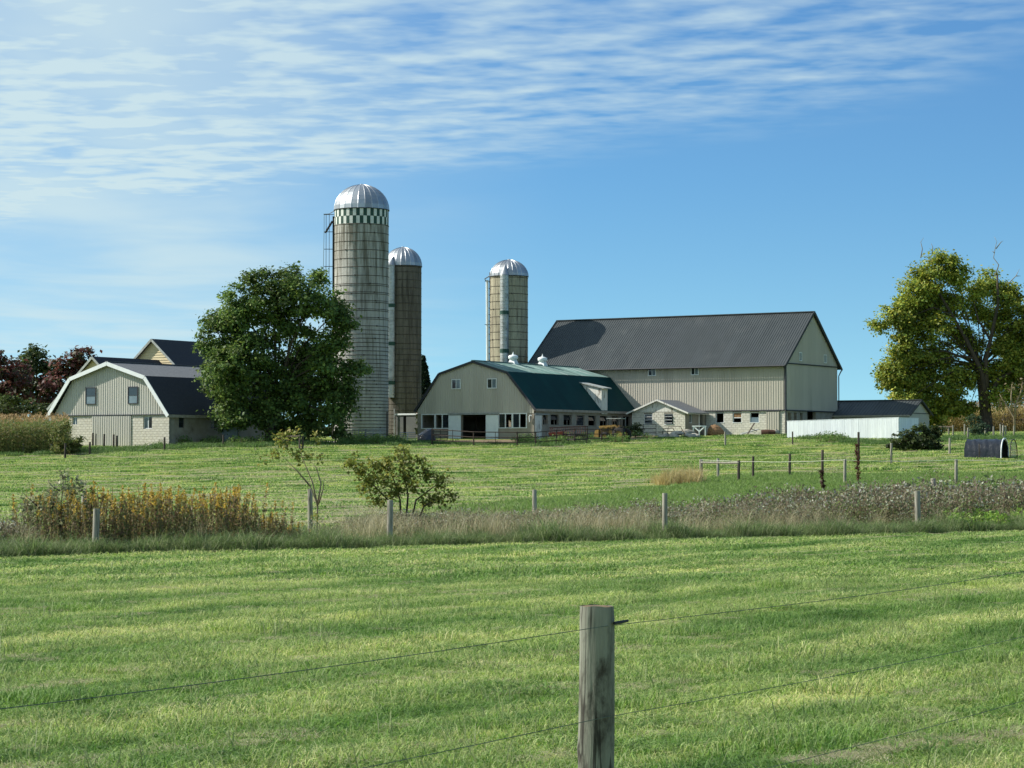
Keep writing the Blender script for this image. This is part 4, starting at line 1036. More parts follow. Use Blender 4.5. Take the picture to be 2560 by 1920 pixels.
# ------------------------------------------------------------------ mown grass
GC = [(.148, .250, .052), (.190, .286, .070), (.240, .312, .098), (.315, .338, .165), (.095, .180, .040)]
TIP = (.47, .52, .27)
def build_grass():
    def bm_(n, size, h, w, lean, cols, m=GRASS, **k):
        V, Fc, c = blades(n, size, h, w, lean, cols, **k); return fast_mesh('tuft', V, Fc, m, c)
    near = [bm_(620, .66, .05, .0075, 1.35, GC, tipc=TIP, hv=.45) for k in range(7)] + [bm_(420, .66, .075, .0085, 1.3, GC[:3], tipc=TIP) for k in range(1)]
    mid = [bm_(900, 1.5, .055, .018, 1.4, GC, tipc=TIP) for k in range(5)]
    tall = [bm_(16, .5, .20, .008, .8, [(.17, .23, .07), (.22, .26, .11)], LUSH) for k in range(3)]
    far = [bm_(1100, 3.4, .075, .045, 1.3, GC, tipc=TIP) for k in range(5)]
    def fill(y0, y1, cell, meshes, name, label, nx, cond):
        ys = np.arange(y0, y1, cell); P_ = []
        for y in ys:
            hw = y * .236 + 1.8; xs = np.arange(-hw, hw, cell); P_.append(np.stack([xs, np.full(len(xs), y)], -1))
        p = np.concatenate(P_); p += (rng.random(p.shape) - .5) * cell
        p = p[cond(p[:, 0], p[:, 1])]; n = len(p)
        b = -p[:, 0] * math.sin(ROW) + p[:, 1] * math.cos(ROW)
        hgt = .92 + .75 * np.clip(np.sin(b * 3.3 + .6 * np.sin(p[:, 0] * .5 + p[:, 1] * .3)), 0, 1) ** 4 * (.4 + .6 * np.sin(p[:, 0] * .9 + 1.7 * p[:, 1]) ** 2) + rng.normal(0, .2, n); hgt = np.clip(hgt, .45, 2)
        rot, scl = spread(n, s0=.95, s1=1.1, zs=hgt)
        idx = rng.integers(0, len(meshes), n)
        idx = np.where((len(meshes) == 8) & (idx >= 7) & (rng.random(n) < .45), 0, idx)
        scatter(name, label, np.c_[p, gz(p[:, 0], p[:, 1]) - .004], rot, scl, idx, meshes)
    front = lambda X, Y: strip_co(X, Y)[1] < .4
    fill(11, 34, .42, near, 'grass', 'short mown grass of the nearest field around the wooden post', 8, front)
    fill(34, 62, 1.0, mid, 'grass', 'short mown grass running up to the weedy ditch', 5, front)
    beyond = lambda X, Y: (strip_co(X, Y)[1] > far_edge(strip_co(X, Y)[0]) - 1) & ~lush(X, Y) & ~built(X, Y) & (Y < 186 + X * .12)
    fill(46, 200, 2.5, far, 'grass', 'mown hay field rising behind the ditch to the barns', 5, beyond)
    n = 900; Y = 12 + 36 * rng.random(n) ** 1.3; X = (rng.random(n) - .5) * 2 * (Y * .236 + 1.5); k = front(X, Y); X, Y = X[k], Y[k]
    rot, scl = spread(len(X), s0=.35, s1=1.0)
    scatter('grass', 'scattered taller blades and tufts standing out of the near mown field', np.c_[X, Y, gz(X, Y)], rot, scl, rng.integers(0, 3, len(X)), tall)
    dkc = [bm_(260, .55, .075, .013, 1.2, [(.125, .225, .05), (.16, .25, .065)], LUSH) for k in range(3)]
    n = 330; Y = 12 + 38 * rng.random(n); X = (rng.random(n) - .5) * 2 * (Y * .236 + 1.5); k = front(X, Y); X, Y = X[k], Y[k]
    rot, scl = spread(len(X), s0=.4, s1=1.3, zs=np.full(len(X), .8))
    scatter('clover', 'darker green patches of clover in the near mown field', np.c_[X, Y, gz(X, Y)], rot, scl, rng.integers(0, 3, len(X)), dkc)
    # long bright grass beyond the ditch at the right
    LG = [(.150, .255, .055), (.185, .280, .070), (.21, .285, .095)]
    lg = [bm_(900, 2.4, .17, .030, .8, LG, LUSH) for k in range(4)]
    xs, ys = np.meshgrid(np.arange(-8, 36, 1.5), np.arange(48, 120, 1.5)); X = xs.ravel() + rng.normal(0, .5, xs.size); Y = ys.ravel() + rng.normal(0, .5, xs.size)
    s, t = strip_co(X, Y); k = lush(X, Y) & (t > far_edge(s) - 1.5) & (np.abs(X) < Y * .25 + 3); X, Y = X[k], Y[k]
    rot, scl = spread(len(X), s0=.8, s1=1.15)
    scatter('grass', 'longer bright green grass between the ditch weeds and the rope fence', np.c_[X, Y, gz(X, Y)], rot, scl, rng.integers(0, 4, len(X)), lg)
    # rough dark green margin of the hay field at the foot of the farmyard
    pts = []
    for px in np.arange(-120, 2700, 9):
        py = np.interp(px, [-120, 0, 220, 420, 700, 900, 1080, 1340, 1500, 1600, 1700, 1970, 2200, 2400, 2700], [1138, 1136, 1134, 1120, 1114, 1108, 1112, 1112, 1104, 1098, 1093, 1090, 1112, 1100, 1096])
        q = GP(px, py + rng.normal(0, 2), 100); pts.append((q.x + rng.normal(0, .3), q.y + rng.normal(0, 1.0)))
    p = np.array(pts); p = p[~built(p[:, 0], p[:, 1])]
    mg = [bm_(420, 1.5, .26, .035, .8, [(.085, .165, .04), (.11, .19, .05), (.13, .20, .07)], LUSH) for k in range(4)]
    rot, scl = spread(len(p), s0=.6, s1=1.3); scl *= np.where((1280 + F * p[:, 0] / p[:, 1] > 1560) & (1280 + F * p[:, 0] / p[:, 1] < 1970), .45, 1.0)[:, None]
    scatter('grass', 'rough unmown grass along the foot of the farmyard', np.c_[p, gz(p[:, 0], p[:, 1])], rot, scl, rng.integers(0, 4, len(p)), mg)
    # dry clippings left in wisps along the mowing
    hay = [(.46, .41, .26), (.40, .36, .22), (.34, .32, .18), (.52, .48, .33)]
    hm = [bm_(150, .5, .03, .006, 3.2, hay, LUSH) for k in range(4)]
    pts = []
    for y in np.arange(12, 60, .62):
        for k in range(3):
            x = (rng.random() - .5) * 2 * (y * .24 + 1)
            if strip_co(x, y)[1] > .3: continue
            n = rng.integers(1, 7)
            for j in range(n):
                q = j * .34; pts.append((x + q * math.cos(ROW) + rng.normal(0, .06), y + q * math.sin(ROW) + rng.normal(0, .06)))
    # clippings left along the cut lines
    sr, cr_ = math.sin(ROW), math.cos(ROW)
    for bb in np.arange(-8, 60, 1.9):
        on = False
        for aa in np.arange(-10, 75, .27):
            if rng.random() < .045: on = not on
            if not on: continue
            x, y = aa * cr_ - (bb + .05 * rng.normal()) * sr, aa * sr + bb * cr_
            if 12 < y < 56 and abs(x) < y * .24 + 1 and strip_co(x, y)[1] < .2: pts.append((x + rng.normal(0, .05), y + rng.normal(0, .05)))
    # the long windrow at the lower right
    for k in range(46):
        q = GP(1990 + k * 13, 1922 - k * 1.85); pts.append((q.x + rng.normal(0, .03), q.y + rng.normal(0, .06)))
    p = np.array(pts); keep = rng.random(len(p)) < .55; keep[-46:] = True; p = p[keep]
    rot, scl = spread(len(p), s0=.3, s1=.75)
    scatter('hay_clippings', 'wisps of dry hay clippings lying on the nearest mown field', np.c_[p, gz(p[:, 0], p[:, 1]) + .03], rot, scl, rng.integers(0, 4, len(p)), hm)
    pts = []
    for k in range(900):
        y = 58 + 120 * rng.random(); x = (rng.random() - .5) * 2 * (y * .24)
        s, t = strip_co(x, y)
        if t < far_edge(s) or lush(np.array([x]), np.array([y]))[0]: continue
        for j in range(rng.integers(1, 6)): pts.append((x + j * .8 * math.cos(ROW) + rng.normal(0, .2), y + j * .8 * math.sin(ROW) + rng.normal(0, .2)))
    p = np.array(pts); p = p[~built(p[:, 0], p[:, 1])]
    hm2 = [bm_(120, 1.3, .06, .02, 3.0, hay, LUSH) for k in range(3)]
    rot, scl = spread(len(p), s0=.5, s1=1.1)
    scatter('hay_clippings', 'pale hay clippings lying in lines on the far field', np.c_[p, gz(p[:, 0], p[:, 1]) + .05], rot, scl, rng.integers(0, 3, len(p)), hm2)
build_grass()

# ------------------------------------------------------------------ the weedy ditch
def weeds():
    def goldenrod(dry):
        parts = []; h = .95 + rng.random() * .25; lx, ly = rng.normal(0, .05, 2)
        pts = np.stack([np.linspace(0, lx, 6), np.linspace(0, ly, 6), np.linspace(0, h, 6)], -1)
        parts.append(strip(pts, np.linspace(.02, .01, 6), lin(132, 112, 84)))
        n = 70; z = h * (.1 + .76 * rng.random(n)); a = rng.random(n) * 6.28; r = .006 + .028 * rng.random(n)
        cen = np.c_[lx * z / h + r * np.cos(a), ly * z / h + r * np.sin(a), z]
        c = np.where((rng.random(n) < .45)[:, None], jit(lin(128, 112, 84), n), jit(lin(126, 130, 80), n))
        parts.append(leaf_quads(cen, .028, c, up=-.6, elong=2.6))
        n = 27 if not dry else 7; z = h * (.86 + .16 * rng.random(n)); r = np.abs(rng.normal(0, .035, n)) * (1.1 - (z / h - .84) * 4).clip(.2); a = rng.random(n) * 6.28
        cen = np.c_[lx + r * np.cos(a), ly + r * np.sin(a), z]
        parts.append(leaf_quads(cen, .03, jit(lin(180, 156, 72), n, .2), elong=1.4))
        V, Fc, c = join(parts); return fast_mesh('goldenrod', V, Fc, FOL, c)
    gm = [goldenrod(k % 3 == 2) for k in range(9)]
    n = 620; px = 150 + 610 * rng.random(n) ** .85; tt = 1.3 + 2.6 * rng.random(n)
    pts = []
    for q, t in zip(px, tt):
        # place along the ditch behind the first fence
        s = np.interp(q, [0, 240, 975], [0.2, 2.35, 9.2]); pts.append(strip_pt(s + rng.normal(0, .15), t))
    p = np.array(pts); rot, scl = spread(n, s0=.66, s1=1.16, tilt=.07)
    fade = np.clip((775 - px) / 140, .35, 1); scl[:, 2] *= fade
    scatter('goldenrod', 'stand of fading yellow goldenrod on brown stems behind the fence', np.c_[p, gz(p[:, 0], p[:, 1])], rot, scl, rng.integers(0, 9, n), gm)
    def aster(fl, cols, h, w, nl=300):
        parts = []
        for k in range(9):
            a = rng.random() * 6.28; r = w * rng.random(); hh = h * (.6 + .4 * rng.random())
            pts = np.stack([np.linspace(0, r * math.cos(a), 4), np.linspace(0, r * math.sin(a), 4), np.array([0, .4, .75, 1]) * hh], -1)
            parts.append(strip(pts, [.012, .01, .008, .005], lin(110, 90, 74)))
        cen = rng.normal(0, 1, (nl, 3)); cen /= np.linalg.norm(cen, axis=1)[:, None]; rr = rng.random(nl) ** .5
        cen = cen * np.array([w, w, h * .42]) * rr[:, None] + [0, 0, h * .55]; cen[:, 2] = cen[:, 2].clip(.03)
        ci = rng.integers(0, len(cols), nl); top = cen[:, 2] > h * .6
        c = np.asarray(cols)[ci] * (1 + rng.normal(0, .18, (nl, 1)))
        m = top & (rng.random(nl) < fl); c[m] = jit(lin(166, 168, 150), int(m.sum()), .16)
        parts.append(leaf_quads(cen, .027 if nl > 200 else .05, np.clip(c, .01, .9), up=.1, elong=1.9))
        V, Fc, c = join(parts); return fast_mesh('aster', V, Fc, FOL, c)
    brown = [lin(118, 108, 88), lin(138, 126, 104), lin(104, 100, 76), lin(132, 134, 98), lin(104, 118, 78), lin(96, 110, 70)]
    green = [lin(110, 126, 72), lin(92, 112, 60), lin(128, 134, 84), lin(118, 104, 80)]
    am = [aster(.26, brown, .78, .42) for k in range(4)] + [aster(.05, brown, .7, .42) for k in range(4)] + [aster(.08, green, .6, .4) for k in range(3)]
    pts, sz, idx = [], [], []
    for k in range(1500):
        s = -4 + 36 * rng.random() if k < 1250 else rng.uniform(-4, 3); t = rng.uniform(1.6, float(far_edge(s)) - .6)
        hgt = np.interp(s, [-4, 0, 2.5, 9, 11, 15, 18, 22, 27, 32], [1.0, .95, .6, .55, .85, .85, .95, 1.25, 1.5, 1.6]) * rng.uniform(.75, 1.15)
        if t < 2.2: hgt *= .6
        if 3 < s < 8.6 and t < 4.2: hgt *= .55
        pts.append(strip_pt(s, t)); sz.append(hgt)
        w = rng.random(); idx.append(rng.integers(0, 4) if w < .32 + .15 * math.sin(s * 1.7) else (rng.integers(4, 8) if w < .75 else rng.integers(8, 11)))
    p = np.array(pts); n = len(p); rot, scl = spread(n, s0=.9, s1=1.1, tilt=.08); scl *= np.array(sz)[:, None]
    scatter('wild_asters', 'grey-brown faded asters and weeds filling the ditch', np.c_[p, gz(p[:, 0], p[:, 1]) - .03], rot, scl, idx, am)
    def tussock(cols, n, h, w, size, lean):
        V, Fc, c = blades(n, size, h, w, lean, cols, base=rng.normal(0, size / 3, (n, 2))); return fast_mesh('tussock', V, Fc, LUSH, c)
    dk = [(.11, .18, .055), (.15, .225, .075), (.20, .255, .10), (.27, .29, .16)]
    tm = [tussock(dk, 170, .42, .011, .5, .9) for k in range(5)]
    pts = []
    hs = []
    for k in range(900):
        s = -5 + 36 * rng.random(); lump_ = .5 + .5 * math.sin(s * 1.3 + 1.7 * math.sin(s * .61)) * math.sin(s * 2.9)
        t = abs(rng.normal(0, .35 + .5 * lump_)) + .1 + .35 * math.sin(s * .45) ** 2; pts.append(strip_pt(s, t)); hs.append(.38 + .75 * lump_ * rng.random() + .12 * rng.random())
    p = np.array(pts); rot, scl = spread(len(p), s0=.8, s1=1.1, tilt=.12); scl *= np.array(hs)[:, None]
    scatter('long_grass', 'long dark green grass fringing the ditch along the fence posts', np.c_[p, gz(p[:, 0], p[:, 1]) - .02], rot, scl, rng.integers(0, 5, len(p)), tm)
    dry = [lin(176, 166, 132), lin(150, 142, 108), lin(130, 128, 90), lin(190, 182, 150)]
    dm = [tussock(dry, 90, .62, .008, .4, .55) for k in range(4)]
    pts = []
    for k in range(300):
        s = rng.uniform(8.5, 22) if rng.random() < .65 else rng.uniform(-3, 31); t = rng.uniform(1.0, 4.5); pts.append(strip_pt(s, t))
    p = np.array(pts); rot, scl = spread(len(p), s0=.5, s1=1.0)
    scatter('dry_grass', 'dry straw-coloured grass stems among the ditch weeds', np.c_[p, gz(p[:, 0], p[:, 1])], rot, scl, rng.integers(0, 4, len(p)), dm)
    # straw clump at the corner of the rope fence
    q0 = GP(1690, 1212); gold = [lin(186, 168, 116), lin(172, 152, 104), lin(160, 152, 100), lin(196, 182, 136)]
    n = 24; p = np.c_[q0.x + rng.normal(0, .6, n).clip(-1.5, .9), q0.y + rng.normal(0, .8, n)]
    tg = [tussock(gold, 100, .72, .020, .6, .6) for k in range(4)]
    rot, scl = spread(n, s0=.6, s1=1.05)
    scatter('straw_grass', 'clump of golden dry grass beside the corner of the rope fence', np.c_[p, gz(p[:, 0], p[:, 1])], rot, scl, rng.integers(0, 4, n), tg)
    # broad bright weeds at the far right
    bw = [aster(0, [lin(128, 160, 66), lin(110, 146, 58), lin(150, 172, 84)], .5, .4, 90) for k in range(3)]
    n = 46; pts = [strip_pt(rng.uniform(24.0, 29.5), rng.uniform(.7, 2.4)) for k in range(n)]; p = np.array(pts); rot, scl = spread(n, s0=.7, s1=1.2)
    scatter('broadleaf_weeds', 'bright green broad-leaved weeds at the right end of the ditch', np.c_[p, gz(p[:, 0], p[:, 1])], rot, scl, rng.integers(0, 3, n), bw)
    # weeds in the farmyard
    ym = [aster(0, [lin(96, 128, 60), lin(84, 112, 52), lin(120, 140, 78)], .6, .5, 110) for k in range(4)]
    pts = []
    for (a, b, ya, yb, n) in ((850, 1010, 1104, 1112, 60), (1290, 1420, 1106, 1113, 34), (1420, 1560, 1100, 1108, 30), (1560, 1640, 1096, 1100, 5), (2060, 2110, 1104, 1110, 7), (380, 420, 1110, 1118, 6), (430, 700, 1112, 1116, 40), (2040, 2100, 1105, 1108, 8)):
        for k in range(n):
            q = GP(rng.uniform(a, b), rng.uniform(ya, yb), 120); pts.append((q.x, q.y))
    p = np.array(pts); rot, scl = spread(len(p), s0=.6, s1=1.5)
    scatter('yard_weeds', 'low leafy green weeds growing along the farmyard fence', np.c_[p, gz(p[:, 0], p[:, 1])], rot, scl, rng.integers(0, 4, len(p)), ym)
weeds()

# ------------------------------------------------------------------ corn
def corn(name, label, pts, hcols, scale=1.0, dry=False):
    ms = []
    for k in range(7):
        parts = []; h = 2.45 + rng.random() * .3
        parts.append(strip(np.stack([np.zeros(6), np.zeros(6), np.linspace(0, h, 6)], -1), np.linspace(.045, .02, 6), lin(150, 142, 90)))
        parts.append(strip(np.stack([np.zeros(6), np.linspace(-.01, .01, 6), np.linspace(0, h, 6)], -1)[:, [1, 0, 2]], np.linspace(.045, .02, 6), lin(150, 142, 90)))
        for j in range(12):
            a = (j % 2) * math.pi + rng.normal(0, .5); z = .12 + j * .19; L = .55 + .3 * rng.random(); q = np.linspace(0, 1, 5)
            r = L * q; dz = .35 * np.sin(q * 2.2) * L - (.4 if dry else .12) * q ** 2
            pt = np.stack([r * math.cos(a), r * math.sin(a), z + dz], -1)
            parts.append(strip(pt, np.array([.05, .09, .085, .06, .01]), hcols[rng.integers(0, len(hcols))]))
        for j in range(5):
            a = rng.random() * 6.28; q = np.linspace(0, 1, 3); parts.append(strip(np.stack([.16 * q * math.cos(a), .16 * q * math.sin(a), h + .05 + .26 * q - .08 * q * q], -1), [.022, .026, .01], lin(170, 142, 100)))
        V, Fc, c = join(parts); ms.append(fast_mesh('corn_plant', V, Fc, FOL, c * (1 + rng.normal(0, .1, (len(c), 1)))))
    p = np.array(pts); rot, scl = spread(len(p), s0=.88 * scale, s1=1.06 * scale, tilt=.04)
    scatter(name, label, np.c_[p, gz(p[:, 0], p[:, 1])], rot, scl, rng.integers(0, 7, len(p)), ms)
def corn_fields():
    pts = []
    for d in np.arange(157, 172, .76):
        x1 = (172 - 1280) / F * d - .0
        for x in np.arange((-330 - 1280) / F * d, x1, .24): pts.append((x + rng.normal(0, .04), d + rng.normal(0, .06)))
    corn('corn_field', 'ripening corn with tan tassels at the left edge', pts, [lin(98, 116, 58), lin(112, 124, 66), lin(138, 130, 84), lin(86, 104, 52), lin(106, 118, 64)], .95)
    pts = []
    for d in np.arange(211, 224, .8):
        for x in np.arange((2335 - 1280) / F * d, (2800 - 1280) / F * d, .26): pts.append((x + rng.normal(0, .04), d + rng.normal(0, .06)))
    corn('corn_field', 'dry tan corn standing behind the old tree at the right', pts, [lin(176, 158, 104), lin(158, 142, 88), lin(140, 128, 74), lin(190, 172, 120)], .98, True)
corn_fields()

# ------------------------------------------------------------------ trees
def tree(name, label, d, base, lobes, leaf, cols, trunk_r, fork, clumps=26, per=60, group=None, depth=.85, bark='bark', inner=.25, clump_r=.55, flat=.8, mt=None, cat='tree', twig=True, shell=(.62, 1.0), pieces=('trunk', 'crown'), limb=1.0):
    """lobes in picture pixels (x, y, radius) at distance d; base pixel x, fork pixel"""
    s = d / F; b = P(base[0], base[1], d); bz = g(b.x, b.y)
    t = empty(name, (b.x, b.y, bz), 0, label, cat, group)
    loc = lambda px, py, off=0.: Vector(P(px, py, d)) + Vector((0, off, 0)) - Vector((b.x, b.y, bz))
    fk = loc(*fork); tr = MB()
    ctrl = [Vector((0, 0, -.3)), Vector((0, 0, .05)), Vector((fk.x * .2, 0, fk.z * .35)), Vector((fk.x * .7, 0, fk.z * .75)), fk]
    tr.tube(ctrl, [trunk_r * 1.55, trunk_r * 1.25, trunk_r, trunk_r * .92, trunk_r * .85], 12)
    cen, out, tint = [], [], []
    for L in lobes:
        px, py, r = L[:3]; rr = r * s; off = L[3] if len(L) > 3 else rng.uniform(-1, 1) * rr * depth * 1.2
        cc = loc(px, py, off)
        m1 = fk.lerp(cc, .45) + Vector((rng.normal(0, .2), rng.normal(0, .2), (cc - fk).length * .10))
        r0 = trunk_r * min(.62, .25 + rr * .14) * limb
        tr.tube([fk - Vector((0, 0, .2)), fk.lerp(m1, .5) + Vector((0, 0, .05)), m1, m1.lerp(cc, .6), cc], [r0, r0 * .85, r0 * .66, r0 * .42, r0 * .22], 7)
        n = max(5, int(clumps * (rr / 2.0) ** 1.6))
        lob_t = rng.normal(0, .10)
        for k in range(n):
            v = rng.normal(0, 1, 3); v /= np.linalg.norm(v); q = rng.uniform(*shell) if rng.random() > inner else rng.uniform(.15, .6)
            c0 = np.array(cc) + v * np.array([1, depth, flat]) * rr * q
            if c0[2] < .25: c0[2] = .25 + rng.random() * .5
            if twig and rng.random() < .5: 
                mid = Vector(np.array(cc) * .5 + c0 * .5) + Vector((0, 0, -.08 * rr))
                tr.tube([cc, mid, Vector(c0)], [r0 * .2, r0 * .13, .008], 4, cap=False)
            w = max(4, int(per * rng.uniform(.6, 1.4))); cr = clump_r * rng.uniform(.65, 1.25)
            pt = rng.normal(0, .5, (w, 3)) * np.array([cr, cr, cr * .6]) + c0
            cen.append(pt); out.append(np.repeat(v[None, :], w, 0)); tint.append(np.full(w, lob_t + rng.normal(0, .12)))
    cen = np.concatenate(cen); out = np.concatenate(out); tint = np.concatenate(tint)
    cen[:, 2] = np.maximum(cen[:, 2], .12)
    ci = rng.integers(0, len(cols), len(cen)); c = np.asarray(cols)[ci] * np.clip(1 + tint[:, None] + rng.normal(0, .13, (len(cen), 1)), .4, 1.8)
    V, Fc, c = leaf_quads(cen, leaf, np.clip(c, .003, .9), out=out)
    tr.obj(pieces[0], MATS[bark], t, True)
    link(bpy.data.objects.new(pieces[1], fast_mesh(pieces[1], V, Fc, mt or FOL, c)), t)
    return t, loc
mg = [lin(80, 105, 53), lin(92, 116, 57), lin(104, 124, 61), lin(70, 92, 49), lin(114, 130, 62)]
tree('maple_tree', 'broad dark green maple tree in front of the tallest silo', 174.0, (672, 1112),
     [(618, 775, 76), (690, 745, 80), (780, 755, 72), (835, 780, 52), (566, 830, 64), (640, 850, 80), (578, 925, 74), (660, 950, 85), (745, 915, 62), (835, 850, 45), (862, 812, 30),
      (548, 985, 44), (585, 1020, 62), (670, 1040, 65), (760, 1010, 72), (820, 960, 50), (880, 930, 32), (905, 912, 18), (865, 975, 30), (830, 1040, 42), (770, 1062, 46), (560, 1050, 40), (705, 1070, 40), (850, 1075, 22),
      (730, 815, 55), (770, 870, 55), (815, 905, 45), (720, 985, 60), (615, 905, 70), (850, 1010, 34), (800, 700, 26), (640, 705, 34), (720, 690, 34), (526, 870, 30), (518, 930, 20), (528, 800, 22)],
     .17, mg, .34, (690, 1000), clumps=44, per=72, clump_r=.68, limb=.7, flat=.9, shell=(.55, .98))
og = [lin(138, 150, 60), lin(154, 160, 64), lin(122, 140, 58), lin(168, 164, 68), lin(106, 126, 56)]
old, oloc = tree('old_maple_tree', 'old yellowing tree with thick dark trunk at the right edge', 204.0, (2466, 1083),
     [(2345, 672, 44), (2385, 690, 34), (2300, 725, 46), (2340, 745, 44), (2240, 790, 36), (2195, 812, 20), (2285, 800, 48), (2335, 815, 36), (2290, 870, 50), (2350, 880, 38), (2230, 945, 38), (2275, 950, 50), (2215, 930, 22),
      (2330, 960, 46), (2310, 1010, 44), (2375, 985, 32), (2480, 715, 40), (2520, 740, 40), (2455, 780, 34), (2500, 800, 40), (2560, 790, 46), (2545, 850, 50), (2600, 850, 60), (2590, 930, 60), (2520, 930, 42), (2490, 985, 34), (2420, 940, 30), (2545, 985, 30), (2610, 740, 40), (2640, 1000, 40), (2420, 1025, 22), (2265, 760, 30), (2310, 690, 26), (2320, 770, 34), (2255, 830, 26), (2310, 915, 36), (2250, 915, 30), (2440, 730, 24), (2540, 900, 40), (2390, 760, 34), (2400, 830, 32), (2440, 860, 28), (2380, 930, 36), (2250, 880, 30), (2370, 1020, 34), (2260, 1000, 34), (2340, 1045, 26), (2470, 940, 30), (2510, 870, 34)],
     .165, og, .52, (2452, 915), clumps=74, per=64, clump_r=.72, inner=.2, limb=.34, flat=1.0, shell=(.5, 1.12))
# heavy limbs and dead tops of the old tree
def old_limbs():
    m = MB(); s = lambda *a: oloc(*a)
    for pts, r in (([(2462, 1020), (2450, 930), (2410, 850), (2370, 780), (2335, 720)], .30), ([(2462, 1000), (2460, 900), (2478, 820), (2490, 760), (2488, 690)], .28), ([(2466, 1000), (2490, 950), (2540, 920), (2600, 880)], .26),
                   ([(2440, 900), (2400, 890), (2340, 900)], .16), ([(2375, 790), (2330, 770), (2280, 790)], .12), ([(2470, 850), (2440, 800), (2430, 760)], .14)):
        m.tube([s(*p) + Vector((0, -.9, 0)) for p in pts], [r * .85 * (1 - .65 * k / (len(pts) - 1)) for k in range(len(pts))], 9)
    m.obj('limb', MATS['bark'], old, True)
    m = MB()
    for pts in ([(2302, 645), (2306, 622), (2302, 605), (2309, 594)], [(2330, 635), (2332, 618), (2328, 608)], [(2488, 690), (2497, 662), (2484, 645), (2488, 620), (2492, 604), (2486, 592)], [(2490, 622), (2502, 606), (2508, 602)], [(2520, 710), (2540, 690), (2549, 672)], [(2540, 690), (2552, 690)], [(2487, 632), (2480, 628)]):
        m.tube([s(*p) for p in pts], [.055 - .045 * k / (len(pts) - 1) for k in range(len(pts))], 5)
    m.obj('dead_twig', MATS['bark_pale'], old, True)
old_limbs()
red = [lin(96, 58, 54), lin(82, 52, 48), lin(104, 66, 58), lin(76, 66, 50), lin(70, 74, 48)]
drk = [lin(58, 72, 40), lin(70, 84, 46), lin(50, 62, 36), lin(78, 86, 48)]
tree('red_maple_tree', 'dark red maple tree at the left edge behind the corn', 236.0, (10, 1060), [(10, 930, 55), (-30, 960, 60), (40, 970, 50), (0, 1010, 55), (-70, 940, 60), (-10, 895, 34)], .3, red, .22, (10, 1000), clumps=24, per=40, clump_r=.8, group='trees behind the corn')
tree('red_maple_tree', 'red maple tree whose top rises just left of the house roof', 240.0, (190, 1060), [(200, 892, 34), (170, 925, 46), (215, 940, 40), (140, 960, 44), (185, 980, 46), (130, 1010, 40), (215, 1000, 36)], .3, red, .22, (185, 1000), clumps=24, per=40, clump_r=.8, group='trees behind the corn')
tree('shade_tree', 'green tree standing between the two red maples', 246.0, (95, 1060), [(95, 900, 42), (65, 930, 40), (120, 930, 36), (90, 970, 48), (50, 1000, 46), (110, 1010, 44)], .3, drk, .22, (95, 1000), clumps=24, per=40, clump_r=.8, group='trees behind the corn')
tree('dark_shrub', 'dark bushes low behind the corn left of the house', 205.0, (75, 1075), [(30, 1010, 34), (75, 1015, 36), (105, 1025, 24), (55, 1040, 34), (-5, 1020, 40)], .22, drk, .1, (75, 1050), clumps=22, per=40, clump_r=.6, cat='bush', pieces=('stem', 'foliage'))
tree('backyard_tree', 'dark tree showing between the maple and the tallest silo', 232.0, (800, 1060), [(800, 890, 40), (770, 920, 40), (830, 930, 34), (800, 970, 44), (760, 980, 40)], .3, drk, .2, (800, 1000), clumps=22, per=40, clump_r=.8)
def conifer(px, top, d, label, hw):
    b = P(px, 1060, d); bz = g(b.x, b.y); t = empty('spruce_tree', (b.x, b.y, bz), 0, label, 'tree')
    H = P(px, top, d).z - bz; MB().tube([(0, 0, 0), (0, 0, H * .98)], [.2, .02], 8).obj('trunk', MATS['bark'], t)
    n = 9000; z = H * (1 - rng.random(n) ** .62 * .93); a = np.floor(rng.random(n) * 13) / 13 * 6.28 + np.floor(z * 2.2) * 1.7 + rng.normal(0, .12, n)
    rmax = (H - z) / H * hw + .15; r = rmax * (.25 + .8 * rng.random(n) ** .6)
    cen = np.c_[r * np.cos(a), r * np.sin(a), z - r * .25 + rng.normal(0, .08, n)]
    V, Fc, c = leaf_quads(cen, .22, jit(lin(44, 60, 44), n, .25)); link(bpy.data.objects.new('crown', fast_mesh('crown', V, Fc, FOL, c)), t)
tree('hedge', 'low green hedge seen beyond the driveway under the maple tree', 214.0, (790, 1092), [(700, 1075, 26), (735, 1080, 22), (765, 1078, 24), (800, 1080, 22), (830, 1082, 20), (850, 1086, 16), (780, 1092, 16), (815, 1094, 14), (720, 1094, 16), (750, 1096, 14), (840, 1096, 10)], .2, drk + [lin(92, 108, 56)], .05, (775, 1085), clumps=70, per=44, clump_r=.5, cat='hedge', pieces=('stem', 'foliage'))
conifer(1058, 888, 228.0, 'dark spruce tree behind the brown silo beside the green barn', 1.7)
tree('evergreen_shrub', 'dense dark rounded shrub in front of the white board wall end', 152.0, (2285, 1150), [(2265, 1100, 34), (2300, 1092, 36), (2245, 1125, 28), (2290, 1125, 40), (2325, 1120, 32), (2335, 1085, 26), (2352, 1075, 16), (2270, 1140, 30), (2340, 1138, 22), (2305, 1070, 16)], .11, drk + [lin(86, 100, 54)], .07, (2285, 1130), clumps=95, per=46, clump_r=.26, cat='shrub', pieces=('stem', 'foliage'))
tree('hedge_shrub', 'loose green shrub at the right end of the corn', 156.0, (168, 1142), [(160, 1085, 30), (180, 1105, 24), (150, 1115, 30), (175, 1130, 24), (190, 1120, 16), (165, 1060, 14), (198, 1100, 10)], .10, [lin(110, 120, 62), lin(92, 106, 52), lin(128, 124, 72)], .05, (165, 1120), clumps=90, per=34, clump_r=.3, cat='shrub', pieces=('stem', 'foliage'))
